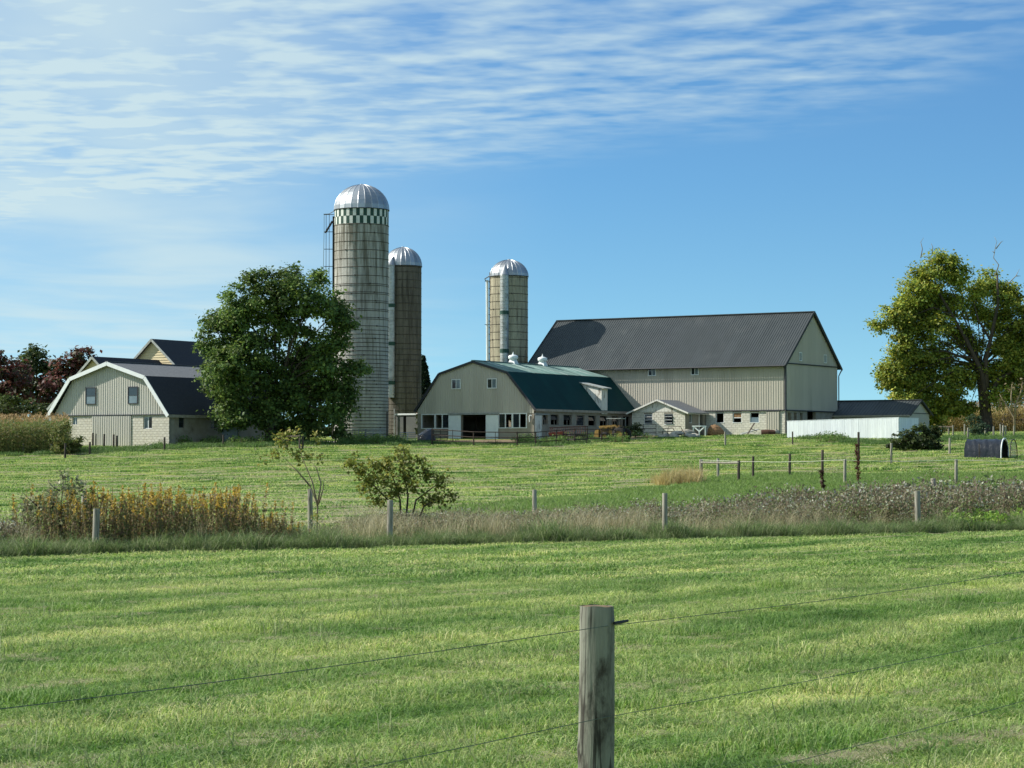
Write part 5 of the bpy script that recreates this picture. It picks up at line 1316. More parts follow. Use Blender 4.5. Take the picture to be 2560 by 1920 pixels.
tree('yard_shrub', 'dark shrub with thorny branches left of the milk house', 186.0, (1588, 1090), [(1580, 1068, 16), (1597, 1072, 16), (1570, 1080, 14), (1590, 1084, 14)], .11, drk, .04, (1588, 1080), clumps=80, per=30, clump_r=.3, cat='shrub', pieces=('stem', 'foliage'))
tree('ivy', 'dark creeper climbing the left corner of the green barn', 189.5, (1047, 1100), [(1044, 1040, 9, -.4), (1050, 1055, 9, -.4), (1046, 1075, 10, -.4), (1048, 1092, 9, -.4)], .10, drk, .03, (1047, 1060), clumps=160, per=30, clump_r=.2, cat='vine', pieces=('stem', 'foliage'))
tree('garden_shrub', 'bluish bush between posts in front of the old tree trunk', 178.0, (2440, 1090), [(2435, 1055, 22), (2450, 1070, 20), (2432, 1078, 20)], .12, [lin(70, 88, 66), lin(84, 100, 72)], .04, (2440, 1075), clumps=70, per=34, clump_r=.35, cat='bush', pieces=('stem', 'foliage'))
tree('thicket', 'brown leafless-looking thicket right of the old tree trunk', 200.0, (2540, 1080), [(2505, 1050, 26), (2530, 1040, 28), (2560, 1050, 28), (2520, 1020, 22), (2550, 1010, 22)], .10, [lin(98, 80, 62), lin(112, 92, 66), lin(84, 76, 54)], .05, (2535, 1060), clumps=34, per=22, clump_r=.5, cat='bush', pieces=('stem', 'foliage'))
def sapling(name, label, base, stems, leaves, d, leaf, cols, r0, per=16, cr=.12, bark='bark_pale', cat='sapling'):
    b = P(base[0], base[1], d); bz = g(b.x, b.y); t = empty(name, (b.x, b.y, bz), 0, label, cat); m = MB(); cen = []
    loc = lambda px, py, o=0.: P(px, py, d) + Vector((0, o, 0)) - Vector((b.x, b.y, bz))
    for pts in stems:
        o = rng.uniform(-.25, .25); w = [loc(p[0], p[1], o * k / (len(pts) - 1)) for k, p in enumerate(pts)]
        if len(pts[0]) < 3 and abs(pts[0][1] - base[1]) < 8: w[0] = Vector((w[0].x, 0, -.05))
        m.tube(w, [r0 * (1 - .8 * k / (len(pts) - 1)) for k in range(len(pts))], 6)
    for px, py, r, n in leaves:
        c0 = np.array(loc(px, py, rng.uniform(-1, 1) * r * d / F * .7)); s = r * d / F
        for k in range(n):
            v = rng.normal(0, .45, 3) * s + c0; cen.append(rng.normal(0, 1, (per, 3)) * cr * .5 + v)
            m.tube([Vector(c0) + Vector((0, 0, -.02)), Vector(v)], [.006, .002], 3, cap=False)
    m.obj('stem', MATS[bark], t, True); cen = np.concatenate(cen); n = len(cen)
    c = np.asarray(cols)[rng.integers(0, len(cols), n)] * (1 + rng.normal(0, .15, (n, 1)))
    V, Fc, c = leaf_quads(cen, leaf, np.clip(c, .01, .9)); link(bpy.data.objects.new('foliage', fast_mesh('foliage', V, Fc, FOL, c)), t)
yg = [lin(120, 132, 62), lin(138, 140, 66), lin(104, 116, 54), lin(150, 140, 74)]
sapling('leaning_sapling', 'thin leaning sapling with sparse leaves beside a ditch post', (792, 1316), [[(792, 1316), (794, 1265), (775, 1215), (745, 1180), (700, 1135)], [(794, 1265), (780, 1205), (752, 1140), (748, 1110)], [(794, 1262), (802, 1210), (790, 1170), (770, 1150)], [(796, 1260), (808, 1225), (812, 1195)], [(775, 1215), (740, 1175), (715, 1165)]],
        [(680, 1145, 14, 4), (695, 1130, 12, 3), (700, 1098, 16, 7), (715, 1085, 12, 4), (712, 1110, 14, 5), (745, 1140, 16, 4), (730, 1090, 12, 2), (770, 1140, 18, 4), (790, 1105, 10, 3), (795, 1088, 8, 2), (752, 1125, 14, 3), (665, 1150, 8, 2), (805, 1150, 10, 2), (740, 1075, 8, 2), (790, 1290, 8, 2)], 50.5, .055, yg, .022, per=11)
sapling('leafy_sapling', 'bushy young tree with yellow-green leaves behind a ditch post', (1010, 1302), [[(1005, 1302), (1000, 1250), (985, 1200), (960, 1150)], [(1012, 1302), (1020, 1240), (1010, 1180), (1000, 1130)], [(1018, 1302), (1040, 1250), (1080, 1220), (1110, 1200)], [(1008, 1300), (970, 1250), (920, 1200), (880, 1170)], [(1030, 1302), (1060, 1265), (1100, 1245)]],
        [(880, 1160, 18, 12), (900, 1180, 22, 14), (925, 1200, 24, 16), (935, 1165, 16, 9), (960, 1160, 26, 18), (960, 1200, 30, 20), (1000, 1150, 28, 18), (1005, 1125, 18, 10), (1020, 1190, 30, 20), (990, 1225, 30, 18), (1040, 1150, 18, 10), (1060, 1180, 20, 10), (1085, 1190, 18, 9), (1105, 1205, 20, 12), (1125, 1240, 14, 8), (1090, 1250, 24, 14), (1060, 1255, 20, 9), (950, 1250, 24, 12), (905, 1220, 14, 6), (1040, 1215, 24, 12)], 52.5, .055, [lin(128, 136, 62), lin(146, 142, 68), lin(110, 118, 52), lin(96, 104, 50)], .03, per=13, bark='bark')
sapling('wild_bush', 'grey-green twiggy bush at the left end of the ditch', (150, 1352), [[(150, 1352), (150, 1280), (155, 1220), (158, 1180)], [(150, 1340), (120, 1290), (80, 1250), (60, 1230)], [(152, 1340), (180, 1290), (205, 1240)], [(146, 1340), (130, 1270), (120, 1225)]],
        [(155, 1195, 13, 6), (150, 1225, 24, 12), (120, 1240, 26, 12), (90, 1260, 28, 14), (180, 1240, 24, 9), (205, 1225, 15, 5), (150, 1270, 37, 22), (110, 1290, 37, 20), (190, 1280, 28, 12), (70, 1300, 28, 12), (140, 1310, 37, 18), (60, 1265, 13, 6), (200, 1215, 11, 4)], 44.6, .05, [lin(128, 138, 100), lin(142, 146, 112), lin(112, 124, 84), lin(150, 146, 122)], .02, per=12, bark='bark')
sapling('bare_tree', 'slender pale bare tree standing right of the old tree', (2537, 1085), [[(2537, 1085), (2536, 1045), (2522, 1020), (2508, 1000), (2500, 985)], [(2536, 1045), (2540, 1010), (2552, 980), (2556, 955)], [(2530, 1030), (2528, 990), (2530, 960)], [(2540, 1010), (2558, 1000), (2570, 985)]],
        [(2505, 1000, 14, 8), (2530, 970, 18, 8), (2556, 960, 14, 8), (2560, 990, 14, 6)], 196.0, .13, [lin(106, 94, 70), lin(112, 100, 70)], .11, per=5, cr=.5)
# vines and dock stalks on the rope fence
def stalk(label, px, y0, y1, col, lean=0):
    q = GP(px, y0); b = empty('dock_stalk', q, 0, label, 'plant'); h = (y0 - y1) / F * q.y; n = 260
    MB().tube([(0, 0, 0), (lean * .5, 0, h * .6), (lean, 0, h)], [.03, .02, .01], 5).obj('stem', MATS['log_bark'], b)
    z = h * (.3 + .7 * rng.random(n)); cen = np.c_[lean * z / h + rng.normal(0, .05, n), rng.normal(0, .05, n), z]
    V, Fc, c = leaf_quads(cen, .06, jit(col, n)); link(bpy.data.objects.new('seed_head', fast_mesh('seed_head', V, Fc, FOL, c)), b)
stalk('brown dried weed stalk climbing past the tall post of the rope fence', 2147, 1236, 1110, lin(92, 58, 46), -.08)
stalk('single dark dried stalk leaning in front of the rope fence', 2062, 1238, 1176, lin(70, 52, 44), -.15)

# ------------------------------------------------------------------ fence posts
ORD = ['first', 'second', 'third', 'fourth', 'fifth', 'sixth', 'seventh', 'eighth', 'ninth', 'tenth', 'eleventh', 'twelfth', 'thirteenth', 'fourteenth']
def post_mesh(r, h, name='post'):
    m = MB(); n = 14; prof = [(r * 1.05, -.4), (r * 1.04, 0), (r, h * .5), (r * .985, h - .006), (r * .94, h)]
    k0 = len(m.v); m.lathe(prof, n)
    for i, v in enumerate(m.v):
        q = 1 + .035 * math.sin(i * 12.9 + h * 7) ; m.v[i] = (v[0] * q, v[1] * q, v[2])
    return m
def post(label, px, yt, yb=None, d=None, r=.065, mt='post_wood', group=None, lean=0.0, name='fence_post'):
    if d is None: q = GP(px, yb, 30); d = q.y
    X = (px - 1280) / F / _c * d; b = g(X, d); h = P(px, yt, d).z - b
    t = empty(name, (X, d, b), random.uniform(0, 6), label, 'post', group)
    t.rotation_euler = (random.uniform(-.02, .02), lean + random.uniform(-.015, .015), random.uniform(-.4, .4))
    if mt == 'near_post_wood':
        m = MB(); K, n = 40, 28
        for i in range(K + 1):
            z = -.4 + (h + .4) * i / K
            for j in range(n):
                w = 2 * math.pi * j / n; rr = r * (1 + .02 * (1 - i / K))
                rr += .0022 * math.sin(3 * w + z * 2.1) + .0016 * math.sin(5 * w - z * 5.3) + .0012 * math.sin(9 * w + 1.3)
                for wk, zk, sk, ak in ((3.9, .84, .05, .006), (4.6, .82, .035, -.004), (4.25, .55, .03, .005), (5.2, .3, .04, .004)):
                    dw = math.atan2(math.sin(w - wk), math.cos(w - wk)) * r; rr += ak * math.exp(-(dw * dw + (z - zk) ** 2) / (2 * sk * sk * .25))
                if i == K: rr -= .002 + .0015 * random.random()
                m.v.append((rr * math.cos(w), rr * math.sin(w), z + (random.uniform(-.002, .002) if i == K else 0)))
        for i in range(K):
            for j in range(n): j2 = (j + 1) % n; m.f.append((i * n + j, i * n + j2, (i + 1) * n + j2, (i + 1) * n + j))
        m.obj('shaft', MATS[mt], t, True)
    else: post_mesh(r, h).obj('shaft', MATS[mt], t, True)
    m = MB(); m.lathe([(r * .93, h - .002), (r * .5, h + .001), (.001, h + .001)], 14); m.obj('top', MATS['end_grain' if mt == 'near_post_wood' else mt], t)
    return t, Vector((X, d, b)), h
def near_fence():
    d = 8.4; t, b, h = post('large weathered round post in the foreground', 1482.5, 1515, d=d, r=.0655, mt='near_post_wood')
    w = Vector((math.sin(R(35)), math.cos(R(35)), 0)); side = Vector((-math.cos(R(35)), math.sin(R(35)), 0))
    MB().lathe([(.0, 0)], 3)
    others = []
    for k, dist in ((0, -4.6), (1, 5.2)):
        q = Vector((b.x, b.y, 0)) + w * dist
        px = 1280 + F * q.x / q.y
        e, bb, hh = post(('weathered post of the roadside fence to the left of the view', 'weathered post of the roadside fence to the right of the view')[k], px, 1130 + (1515 - 1130) * d / q.y, d=q.y, r=.0655, mt='near_post_wood')
        others.append(q)
    # three line wires on the field side... fixed to the camera-side face of the posts
    off = side * -.069
    for i, (yl, yp, yr) in enumerate(((1795, 1562, 1465), (2035, 1788, 1610), (2280, 2010, 1770))):
        zc = P(1487, yp, d).z; pts = []
        for tt in np.linspace(-4.6, 5.2, 29):
            q = Vector((b.x, b.y, 0)) + w * tt + off
            sag = -.022 * math.sin(math.pi * abs(tt) / (4.6 if tt < 0 else 5.2))
            z = zc + (.035 if tt > 0 else .012) * tt * .3 + sag
            pts.append((q.x, q.y, z))
        o = MB().tube(pts, .0015, 6).obj('fence_wire', MATS['wire'])
        prop(o, ('top wire of the roadside fence crossing the near field', 'middle wire of the roadside fence crossing the near field', 'lowest wire of the roadside fence at the bottom right')[i], 'wire', 'wires of the roadside fence')
    i0 = Vector((b.x, b.y, 0)) + off * 1.25 + w * .055; zc = P(1531, 1556, d).z
    m = MB().tube([i0 + Vector((0, 0, zc)) - w * .045, i0 + Vector((0, 0, zc + .001)), i0 + w * .05 + Vector((0, 0, zc + .004))], [.006, .007, .005], 8)
    m.obj('insulator', MATS['black_insulator']); o = bpy.data.objects['insulator']; prop(o, 'black insulator holding the top wire on the foreground post', 'insulator')
near_fence()
def ditch_fence():
    for i, (px, yt, tq) in enumerate(((240, 1272, .9), (975, 1250, .9), (1662, 1233, .8), (2294, 1227, .9))):
        ye = 1395 - .0254 * px; d = EYE * F / (ye - 1130) + tq
        post('%s stout grey post from the left along the near side of the ditch' % ORD[i], px, yt, d=d, r=(.065, .062, .058, .066)[i], group='posts on the near side of the ditch', lean=(.02, .0, 0, -.02)[i])
    for i, (px, yt, d, r) in enumerate(((213, 1237, 49.5, .06), (777, 1222, 53.5, .06), (1337, 1224, 57.0, .058), (2333, 1196, 64.0, .075))):
        post('%s grey post from the left on the far side of the ditch' % ORD[i], px, yt, d=d, r=r, group='posts on the far side of the ditch')
ditch_fence()
def rope_fence():
    L = [(1752.5, 1148, 1203), (1795, 1146, 1198), (1846, 1151, 1207), (1882, 1141, 1199), (1973, 1134, 1193), (2055, 1125, 1184), (2111, 1148, 1213), (2389, 1148, 1212)]
    P3 = []
    for i, (px, yt, yb) in enumerate(L):
        t, b, h = post('%s post from the left of the white rope fence' % ORD[i], px, yt, yb, r=(.085, .07, .07, .06, .065, .075, .07, .075)[i], mt='post_wood' if i in (0, 1, 6, 7) else 'post_dark', group='posts of the white rope fence', lean=.02 if i == 5 else 0); P3.append((b, h))
    post('tall narrow post wound with vine behind the rope fence', 2146, 1080, 1160, r=.07, mt='post_dark')
    post('post between the white board wall and the dark shrub', 2227, 1108, 1160, r=.07)
    # brace rail between the corner posts
    a, b = P3[0], P3[2]
    o = MB().tube([a[0] + Vector((0, -.08, a[1] - .16)), b[0] + Vector((0, -.08, b[1] - .12))], .05, 8).obj('brace_rail', MATS['post_wood']); prop(o, 'horizontal wooden rail bracing the corner posts of the rope fence', 'rail')
    pts = []; key = [(P3[0], .03), (P3[6], .03), (P3[7], .03)]
    ends = [p[0] + Vector((0, -.1, p[1] - f)) for p, f in key]; q = GP(2640, 1212); ends.append(Vector((q.x, q.y, P(2640, 1150, q.y).z)))
    for p, q in zip(ends, ends[1:]):
        L_ = (q - p).length
        for k in range(12):
            f = k / 12; v = p.lerp(q, f); v.z -= .10 * math.sin(math.pi * f) * min(1, L_ / 8) + .012 * math.sin(k * 2.2); pts.append(v)
    pts.append(ends[-1])
    t, b, h = post('post of the rope fence beyond the right edge', 2640, 1149, 1212, r=.07, group='posts of the white rope fence')
    prop(MB().tube(pts, .009, 6).obj('rope', MATS['rope_white']), 'white rope strung along the posts of the right pasture', 'rope')
rope_fence()
def far_posts():
    for i, (px, yt, yb, mt) in enumerate(((60, 1109, 1137, 'post_wood'), (129, 1109, 1137, 'post_wood'), (164, 1108, 1145, 'post_dark'), (225, 1105, 1139, 'post_dark'), (233, 1082, 1117, 'post_dark'), (240, 1084, 1118, 'post_wood'), (261, 1085, 1120, 'post_dark'), (285, 1086, 1122, 'post_dark'), (293, 1089, 1127, 'post_dark'), (412, 1093, 1126, 'post_dark'), (559, 1087, 1117, 'post_dark'), (718, 1090, 1120, 'post_dark'), (750, 1087, 1125, 'post_dark'), (757, 1087, 1125, 'post_dark'))):
        post('%s small post from the left along the foot of the left barn and tree' % ORD[i], px, yt, yb, r=.075, mt=mt, group='small posts before the left barn')
    for i, (px, yt, yb) in enumerate(((1813, 1079, 1115), (1981, 1079, 1113), (2373, 1095, 1137), (2371, 1067, 1090), (2382, 1063, 1092), (2411, 1060, 1090), (2419, 1069, 1101), (2463, 1064, 1092), (2483, 1066, 1099), (2501, 1060, 1088), (2507, 1063, 1099), (2513, 1064, 1088), (2534, 1064, 1089))):
        post(('lone post standing before the rubble and planks of the big barn', 'thin post standing against the left end of the white board wall')[i] if i < 2 else '%s post from the left around the old tree and tarp hut' % ORD[i - 2], px, yt, yb, r=.07 if i != 1 else .05, mt='post_wood' if i != 1 else 'post_dark', group=None if i < 2 else 'posts around the old tree')
    a, b = GP(718, 1120, 100), GP(750, 1125, 100)
    prop(MB().tube([a + Vector((0, 0, .85)), b + Vector((0, 0, 1.0))], .06, 6).obj('brace_rail', MATS['post_dark']), 'dark rail joining two posts below the maple tree', 'rail')
    a, b = GP(2345, 1090, 100), GP(2382, 1092, 100)
    prop(MB().tube([a + Vector((0, 0, .75)), b + Vector((0, 0, .8))], .06, 6).obj('brace_rail', MATS['post_dark']), 'dark rail joining posts left of the old tree', 'rail')
far_posts()

# ------------------------------------------------------------------ pipe fence and gates of the cattle yard
def pipe_fence():
    pos = [(1080, 1071, 1114), (1184, 1078, 1117), (1293, 1079, 1118), (1339, 1079, 1116), (1391, 1074, 1113), (1437, 1071, 1110), (1468, 1071, 1108), (1504, 1072, 1107), (1538, 1074, 1105)]
    q0 = GP(1080, 1114, 120); t = empty('pipe_fence', q0, 0, 'dark pipe rail fence around the cattle yard before the green barn', 'fence')
    B_ = []
    for px, yt, yb in pos:
        q = GP(px, yb, 120); h = P(px, yt, q.y).z - q.z; B_.append((q - q0, h)); p = q - q0
        MB().tube([p - Vector((0, 0, .3)), p + Vector((0, 0, h))], .055, 7).obj('post', MATS['rusty_pipe'], t)
    for (p, h), (q, k) in zip(B_, B_[1:]):
        for f in (.95, .62, .30):
            MB().tube([p + Vector((0, -.05, h * f)), q + Vector((0, -.05, k * f))], .032, 6).obj('rail', MATS['rusty_pipe'], t)
        if (q - p).length > 2.2:
            m = p.lerp(q, .5); MB().tube([m + Vector((0, -.1, h * .3)), m + Vector((0, -.1, h * .95))], .024, 6).obj('stay', MATS['rusty_pipe'], t)
pipe_fence()
def pipe_gate(label, pxa, pxb, yt, yb, rails, mt='galvanised', stays=2, shift=0):
    a, b = GP(pxa, yb, 120), GP(pxb, yb, 120); t = empty('pipe_gate', a, 0, label, 'gate'); d = b - a; h = (yb - yt) / F * a.y
    fr = [Vector((0, 0, .12)), d + Vector((0, 0, .12)), d + Vector((0, 0, h)), Vector((0, 0, h)), Vector((0, 0, .12))]
    MB().tube(fr, .035, 6).obj('frame', MATS[mt], t)
    for k in range(rails): z = .12 + (h - .12) * (k + 1) / (rails + 1); MB().tube([Vector((0, 0, z)), d + Vector((0, 0, z))], .024, 6).obj('rail', MATS[mt], t)
    for k in range(stays): p = d * ((k + 1) / (stays + 1)); MB().tube([p + Vector((0, -.02, .12)), p + Vector((0, -.02, h))], .024, 6).obj('stay', MATS[mt], t)
pipe_gate('grey tubular gate standing before the foot of the tallest silo', 854, 895, 1071, 1106, 5)
pipe_gate('grey tubular gate right of the silo gate with cross stays', 897, 968, 1073, 1108, 5, stays=3)
pipe_gate('small silver gate panel left of the black bale', 1000, 1038, 1082, 1108, 4, stays=1)
pipe_gate('dark gate hung at the left end of the cattle yard fence', 1084, 1118, 1073, 1110, 4, 'rusty_pipe', 1)
for i, (px, yt, yb) in enumerate(((838, 1078, 1109), (853, 1070, 1107), (915, 1072, 1108), (968, 1030, 1108))):
    post(('leaning dark post left of the tallest silo', 'post at the left end of the silo gate', 'post between the two silo gates', 'tall pole at the right side of the tallest silo')[i], px, yt, yb, r=.06, mt='post_dark', lean=.06 if i == 0 else 0)
pipe_gate('wire and pipe panel leaning before the milk house', 1608, 1640, 1061, 1096, 2, 'rusty_pipe', 0)

# ------------------------------------------------------------------ machines and clutter in the yard
def lump(name, label, cat, q, r, mt, seed, n=14, group=None):
    rr = random.Random(seed); me = bpy.data.meshes.new(name); import bmesh
    bm = bmesh.new(); bmesh.ops.create_icosphere(bm, subdivisions=2, radius=1)
    for v in bm.verts:
        f = 1 + .16 * math.sin(v.co.x * 3.1 + seed) * math.cos(v.co.y * 2.7 + seed * 2) + rr.uniform(-.08, .08)
        v.co = Vector((v.co.x * r[0] * f, v.co.y * r[1] * f, max(v.co.z * r[2] * f, -.25 * r[2])))
    bm.to_mesh(me); bm.free(); me.materials.append(MATS[mt])
    o = link(bpy.data.objects.new(name, me)); o.location = (q.x, q.y, q.z + .22 * r[2]); o.rotation_euler = (0, 0, rr.uniform(0, 6))
    return prop(o, label, cat, group)
def tractor():
    q = GP(1533, 1103, 120); t = empty('loader_tractor', q, RZ + R(8), 'old yellow loader tractor with open cab parked beside the green barn', 'tractor'); M = MATS
    m = MB(); m.add([(-.85, -.5, .45), (.1, -.5, .45), (.1, .5, .45), (-.85, .5, .45), (-.95, -.52, 1.02), (.1, -.45, 1.1), (.1, .45, 1.1), (-.95, .52, 1.02)],
                    [(0, 1, 2, 3), (4, 5, 6, 7), (0, 1, 5, 4), (1, 2, 6, 5), (2, 3, 7, 6), (3, 0, 4, 7)]); hood = m.obj('hood', M['yellow_paint'], t)
    for k in range(5): MB().box(-.80, -.15, -.545, -.525, .5 + k * .1, .54 + k * .1).obj('grille_bar', M['machine_dark'], hood)
    MB().box(-.7, .9, -.35, .35, .3, .5).obj('chassis', M['machine_dark'], t)
    MB().box(.1, .85, -.5, .5, .5, .98).obj('body', M['machine_dark'], t)
    MB().bar((-.95, -.6, 1.12), (.45, -.6, 1.22), .1, .14).obj('lift_arm', M['yellow_paint'], t); MB().bar((-.95, .6, 1.12), (.45, .6, 1.22), .1, .14).obj('lift_arm', M['yellow_paint'], t)
    MB().bar((.4, -.6, 1.2), (.95, -.6, .75), .1, .14).obj('lift_arm', M['yellow_paint'], t)
    m = MB(); m.add([(-1.35, -.75, .35), (-.95, -.75, .3), (-.95, -.75, .95), (-1.25, -.75, .85), (-1.35, .75, .35), (-.95, .75, .3), (-.95, .75, .95), (-1.25, .75, .85)],
                    [(0, 1, 2, 3), (7, 6, 5, 4), (0, 4, 5, 1), (1, 5, 6, 2)]); m.obj('bucket', M['yellow_paint'], t)
    for x, y in ((-.25, -.5), (.75, -.5), (-.25, .5), (.75, .5)): MB().tube([(x, y, .95), (x + .02, y * .92, 1.75)], .04, 6).obj('cab_post', M['machine_dark'], t)
    MB().box(-.35, .85, -.58, .58, 1.75, 1.81).obj('cab_roof', M['plank_grey'], t); MB().box(.25, .65, -.25, .25, .98, 1.1).obj('seat', M['rubber'], t)
    MB().tube([(.0, 0, 1.1), (.12, 0, 1.3)], .02, 6).obj('steering_column', M['machine_dark'], t)
    for x, r in ((.72, .55), (-.45, .38)):
        for y in (-.78, .56):
            w = MB(); w.lathe([(r * .55, 0), (r * .92, -.01), (r, .04), (r, .18), (r * .92, .23), (r * .55, .22)], 20)
            w.v = [(x + a, y + c, r - .04 + b) for a, b, c in w.v]; wo = w.obj('wheel', M['rubber'], t, True)
            h = MB(); h.lathe([(.001, .05), (r * .56, .06), (r * .56, .16), (.001, .17)], 16); h.v = [(x + a, y + c, r - .04 + b) for a, b, c in h.v]; h.obj('rim', M['yellow_paint'], wo)
tractor()
def feeders():
    M = MATS; a, b = GP(1376, 1102, 120), GP(1468, 1102, 120)
    t = empty('hay_feeder', a, math.atan2(b.y - a.y, b.x - a.x), 'long rusty red hay feeder rack beside the green barn', 'feeder'); L = (b - a).length
    m = MB(); m.add([(0, -.45, .35), (L * .36, -.45, .35), (L * .36, .45, .35), (0, .45, .35), (-.1, -.6, .62), (L * .36, -.6, .75), (L * .36, .6, .75), (-.1, .6, .62)], [(0, 1, 2, 3), (0, 1, 5, 4), (1, 2, 6, 5), (2, 3, 7, 6), (3, 0, 4, 7)]); m.obj('trough', M['red_rust'], t)
    MB().box(L * .36, L, -.5, .5, .15, .55).obj('bunk', M['rusty_pipe'], t)
    k = 0
    while k * .17 < L - .1:
        x = k * .17; sl_ = .12
        MB().tube([(x, -.55, .55), (x + sl_, -.5, 1.05 + .08 * x / L)], .022, 5).obj('rack_bar', M['red_rust'], t); k += 1
    MB().tube([(0, -.5, 1.05), (L, -.5, 1.15)], .035, 6).obj('top_rail', M['rusty_pipe'], t); MB().tube([(0, .5, 1.05), (L, .5, 1.15)], .035, 6).obj('top_rail', M['rusty_pipe'], t)
    for x in (.05, L - .05):
        for y in (-.5, .5): MB().tube([(x, y, -.1), (x, y, 1.1)], .035, 6).obj('leg', M['rusty_pipe'], t)
    q = GP(1443, 1110, 120); t = empty('round_bale_feeder', q, 0, 'black ring feeder lying in the yard before the red hay rack', 'feeder')
    for z in (.05, .35, .65): MB().tube([(.75 * math.cos(w), .75 * math.sin(w), z) for w in np.linspace(0, 2 * math.pi, 25)], .03, 5, cap=False).obj('ring', M['machine_dark'], t)
    for w in np.linspace(0, 2 * math.pi, 15)[:-1]: MB().tube([(.75 * math.cos(w), .75 * math.sin(w), 0), (.75 * math.cos(w + .15), .75 * math.sin(w + .15), .68)], .02, 5).obj('ring_bar', M['machine_dark'], t)
    lump('wrapped_bale', 'dark lump of wrapped bale at the left end of the cattle yard', 'bale', GP(1066, 1106, 120), (.75, .7, .85), 'tarp_black', 3)
    # barrel beside the tractor
    q = GP(1563, 1102, 120); t = empty('barrel', q, 0, 'pale metal barrel right of the yellow tractor', 'barrel')
    MB().lathe([(.001, 0), (.28, 0), (.29, .28), (.3, .3), (.29, .32), (.29, .58), (.3, .6), (.29, .62), (.28, .88), (.001, .86)], 18).obj('shell', MATS['galvanised'], t, True)
    MB().lathe([(.25, .87), (.285, .87), (.285, .9), (.25, .9)], 18).obj('rim', MATS['galvanised'], t)
feeders()
def clutter():
    for k in range(14):
        px, py = 1648 + 94 * (k + random.uniform(.2, .8)) / 14, random.uniform(1086, 1094); s = random.uniform(.24, .52); q = GD(px, 187.2 - (py - 1086) * .4)
        lump('rubble_stone', '%s, %s of the rubble heap before the milk house' % (ORD[k] + ' stone from the left', 'pale rock'), 'stone', q + Vector((0, 0, max(0, .35 - abs(px - 1705) * .008) * random.random())), (s * 1.3, s, s * .75), 'stone', k * 1.7, group='stones of the rubble heap')
    lump('concrete_lump', 'largest pale slab lump on top of the rubble heap', 'stone', GD(1718, 186.6) + Vector((0, 0, .2)), (.95, .6, .38), 'stone', 91)
    m = GD(1655, 185.5)
    t = empty('scrap_frame', m, 0, 'bent rusty metal frame leaning on the rubble heap', 'scrap')
    for pts in ([(0, 0, 0), (.1, 0, .75), (.9, 0, .8), (1.2, .1, .2)], [(.4, -.1, 0), (.5, -.1, .9), (1.5, 0, .95), (1.9, .1, .3)], [(-.3, 0, .45), (1.7, 0, .55)]): MB().tube(pts, .03, 6).obj('bar', MATS['rusty_pipe'], t)
    lump('rotten_bale', 'weathered brown hay bale slumped before the big barn', 'bale', GD(1788, 191.0), (.85, .7, .72), 'hay_old', 17)
    lump('straw_bag', 'pale sack on the ground at the big barn sliding door', 'sack', GD(1940, 188.6) + Vector((0, 0, .15)), (.36, .28, .3), 'stone', 23)
    a = GD(1903, 188.6); o = MB().tube([(-.0, 0, .2), (.55, -.1, .22), (1.15, -.12, .2)], [.27, .28, .25], 12).obj('log', MATS['log_bark']); o.location = a; prop(o, 'short brown log lying beside the planks', 'log')
    pl = [((1818, 1091, .05), (1880, 1093, .04), .22, 'white_board', 'long white board lying in the grass before the big barn'), ((1850, 1090, .12), (1896, 1087, .5), .3, 'plank_grey', 'grey sheet leaning across the plank heap'),
          ((1868, 1090, .1), (1886, 1089, 1.05), .12, 'post_dark', 'dark plank standing slanted out of the plank heap'), ((1856, 1088, .25), (1900, 1090, .2), .25, 'plank_grey', 'grey plank lying across the heap by the barn'), ((1876, 1089, .6), (1892, 1089, .35), .1, 'post_dark', 'short dark plank resting on the slanted plank')]
    for (x0, y0, z0), (x1, y1, z1), w, mt, lb in pl:
        p, q = GD(x0, 190.5 - (y0 - 1087) * .6), GD(x1, 190.5 - (y1 - 1087) * .6); prop(MB().bar(p + Vector((0, 0, z0)), q + Vector((0, 0, z1)), w, .05).obj('plank', MATS[mt]), lb, 'plank')
    # white half gate before the milk house door
    q = GD(1733, 190.6); d = GD(1763, 190.2) - q; t = empty('half_gate', q, 0, 'white wooden half gate with V brace beside the milk house', 'gate'); h = 24 / F * q.y; M = MATS['white_board']
    for a_, b_ in ((Vector((0, 0, 0)), Vector((0, 0, h))), (d, d + Vector((0, 0, h))), (Vector((-.1, 0, h)), d + Vector((.1, 0, h))), (Vector((0, 0, h)), d * .5 + Vector((0, 0, h * .45))), (d + Vector((0, 0, h)), d * .5 + Vector((0, 0, h * .45))), (d * .5, d * .5 + Vector((0, 0, h * .45)))):
        MB().bar(a_, b_, .09, .09).obj('bar', M, t)
    q = GP(575, 1112, 120); o = MB().box(-.75, .75, -.04, .04, .15, 1.35).obj('white_panel', MATS['glass_pale']); o.location = q; o.rotation_euler = (0, 0, RZ); prop(o, 'pale panel standing beside the side wall of the left barn', 'panel')
    prop(lump('rock', 'low dark rock on the grass before the left barn', 'rock', GP(373, 1119, 120), (.45, .3, .25), 'stone', 5))
clutter()
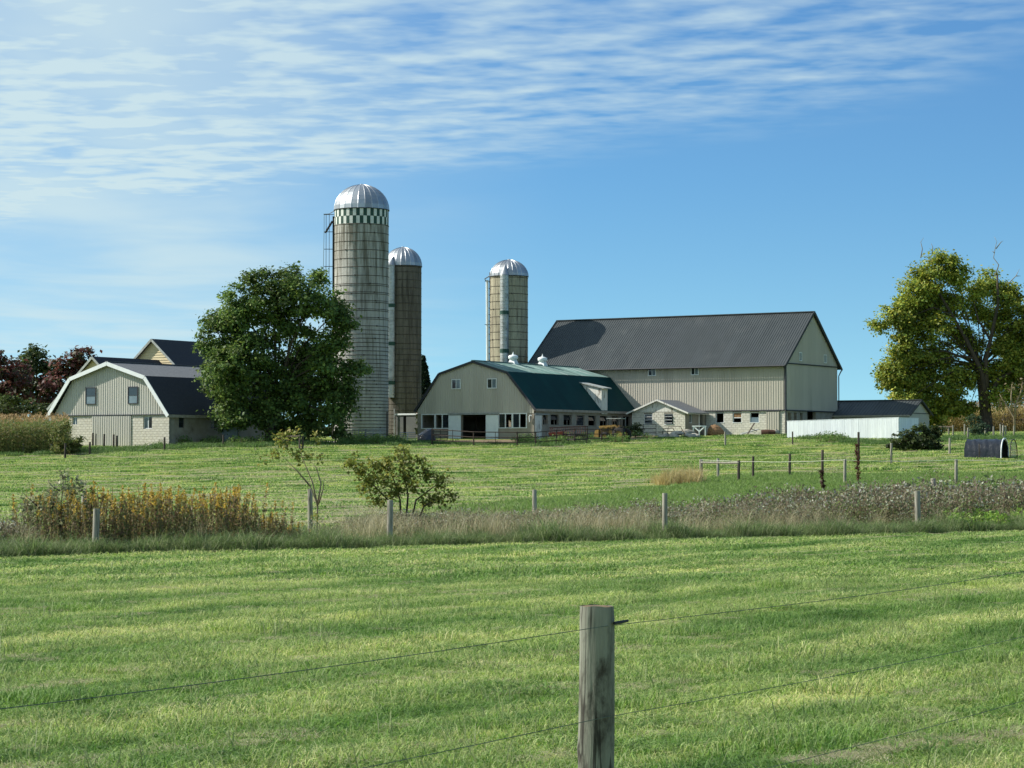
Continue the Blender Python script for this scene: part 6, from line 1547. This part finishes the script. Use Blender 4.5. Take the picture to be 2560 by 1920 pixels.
def tarp_hut():
    a, b = GP(2420, 1146, 100), GP(2512, 1147, 100); q = a
    t = empty('hoop_hut', a, math.atan2(b.y - a.y, b.x - a.x), 'black tarpaulin hoop hut on the pasture before the old tree', 'shelter'); L = (b - a).length; h = 48 / F * a.y; r = .95
    m = MB(); n, K = 14, 22
    for i in range(K + 1):
        for j in range(n + 1):
            w = math.pi * j / n; x = L * i / K
            wr = 1 + .02 * math.sin(i * 1.9 + j) + .025 * math.sin(j * 2.3 + i * .7)
            m.v.append((x + .03 * math.sin(j * 3 + i), -r * math.cos(w) * wr, max(h * (math.sin(w) ** .7) * wr * (1 - .03 * abs(math.sin(i * .55))), 0)))
    for i in range(K):
        for j in range(n): m.f.append((i * (n + 1) + j, (i + 1) * (n + 1) + j, (i + 1) * (n + 1) + j + 1, i * (n + 1) + j + 1))
    m.obj('tarpaulin', MATS['tarp_black'], t, True)
    m = MB(); m.v = [(.01, -r * math.cos(math.pi * j / n), h * math.sin(math.pi * j / n) ** .7) for j in range(n + 1)]; m.f = [tuple(range(n + 1))]; m.obj('end_sheet', MATS['tarp_black'], t)
    def hoop(x, rr, mt, rad): MB().tube([(x, -rr * r * math.cos(math.pi * j / 16), rr * h * max(math.sin(math.pi * j / 16), 0) ** .7) for j in range(17)], rad, 6).obj('hoop', MATS[mt], t)
    hoop(L, 1.03, 'trim_white', .045); hoop(L + .55, .98, 'machine_dark', .03)
    for k in range(6): MB().tube([(L + .5, -.75 + k * .3, 0), (L + .5, -.75 + k * .3, h * .85)], .014, 4).obj('mesh_wire', MATS['galvanised'], t)
    for k in range(6): MB().tube([(L + .5, -.85, .15 + k * .2), (L + .5, .85, .15 + k * .2)], .014, 4).obj('mesh_wire', MATS['galvanised'], t)
    MB().tube([(L * .42, -1.05, 0), (L * .42, -1.05, h * .75)], .03, 5).obj('stake', MATS['post_dark'], t)
tarp_hut()

# ------------------------------------------------------------------ yard ground
def px_poly(L): return [tuple(GP(x, y, 100)[:2]) for x, y in L]
sheet('cattle_yard', px_poly([(1075, 1112), (1180, 1115), (1300, 1115), (1420, 1110), (1560, 1103), (1640, 1097), (1640, 1088), (1560, 1092), (1420, 1097), (1340, 1100), (1200, 1100), (1060, 1102)]), MATS['dirt'], .02, 'trampled brown dirt of the cattle yard before the green barn')
sheet('driveway', px_poly([(690, 1113), (760, 1112), (845, 1110), (850, 1104), (760, 1103), (690, 1105)]), MATS['gravel'], .02, 'pale gravel driveway between the maple tree and the tallest silo')
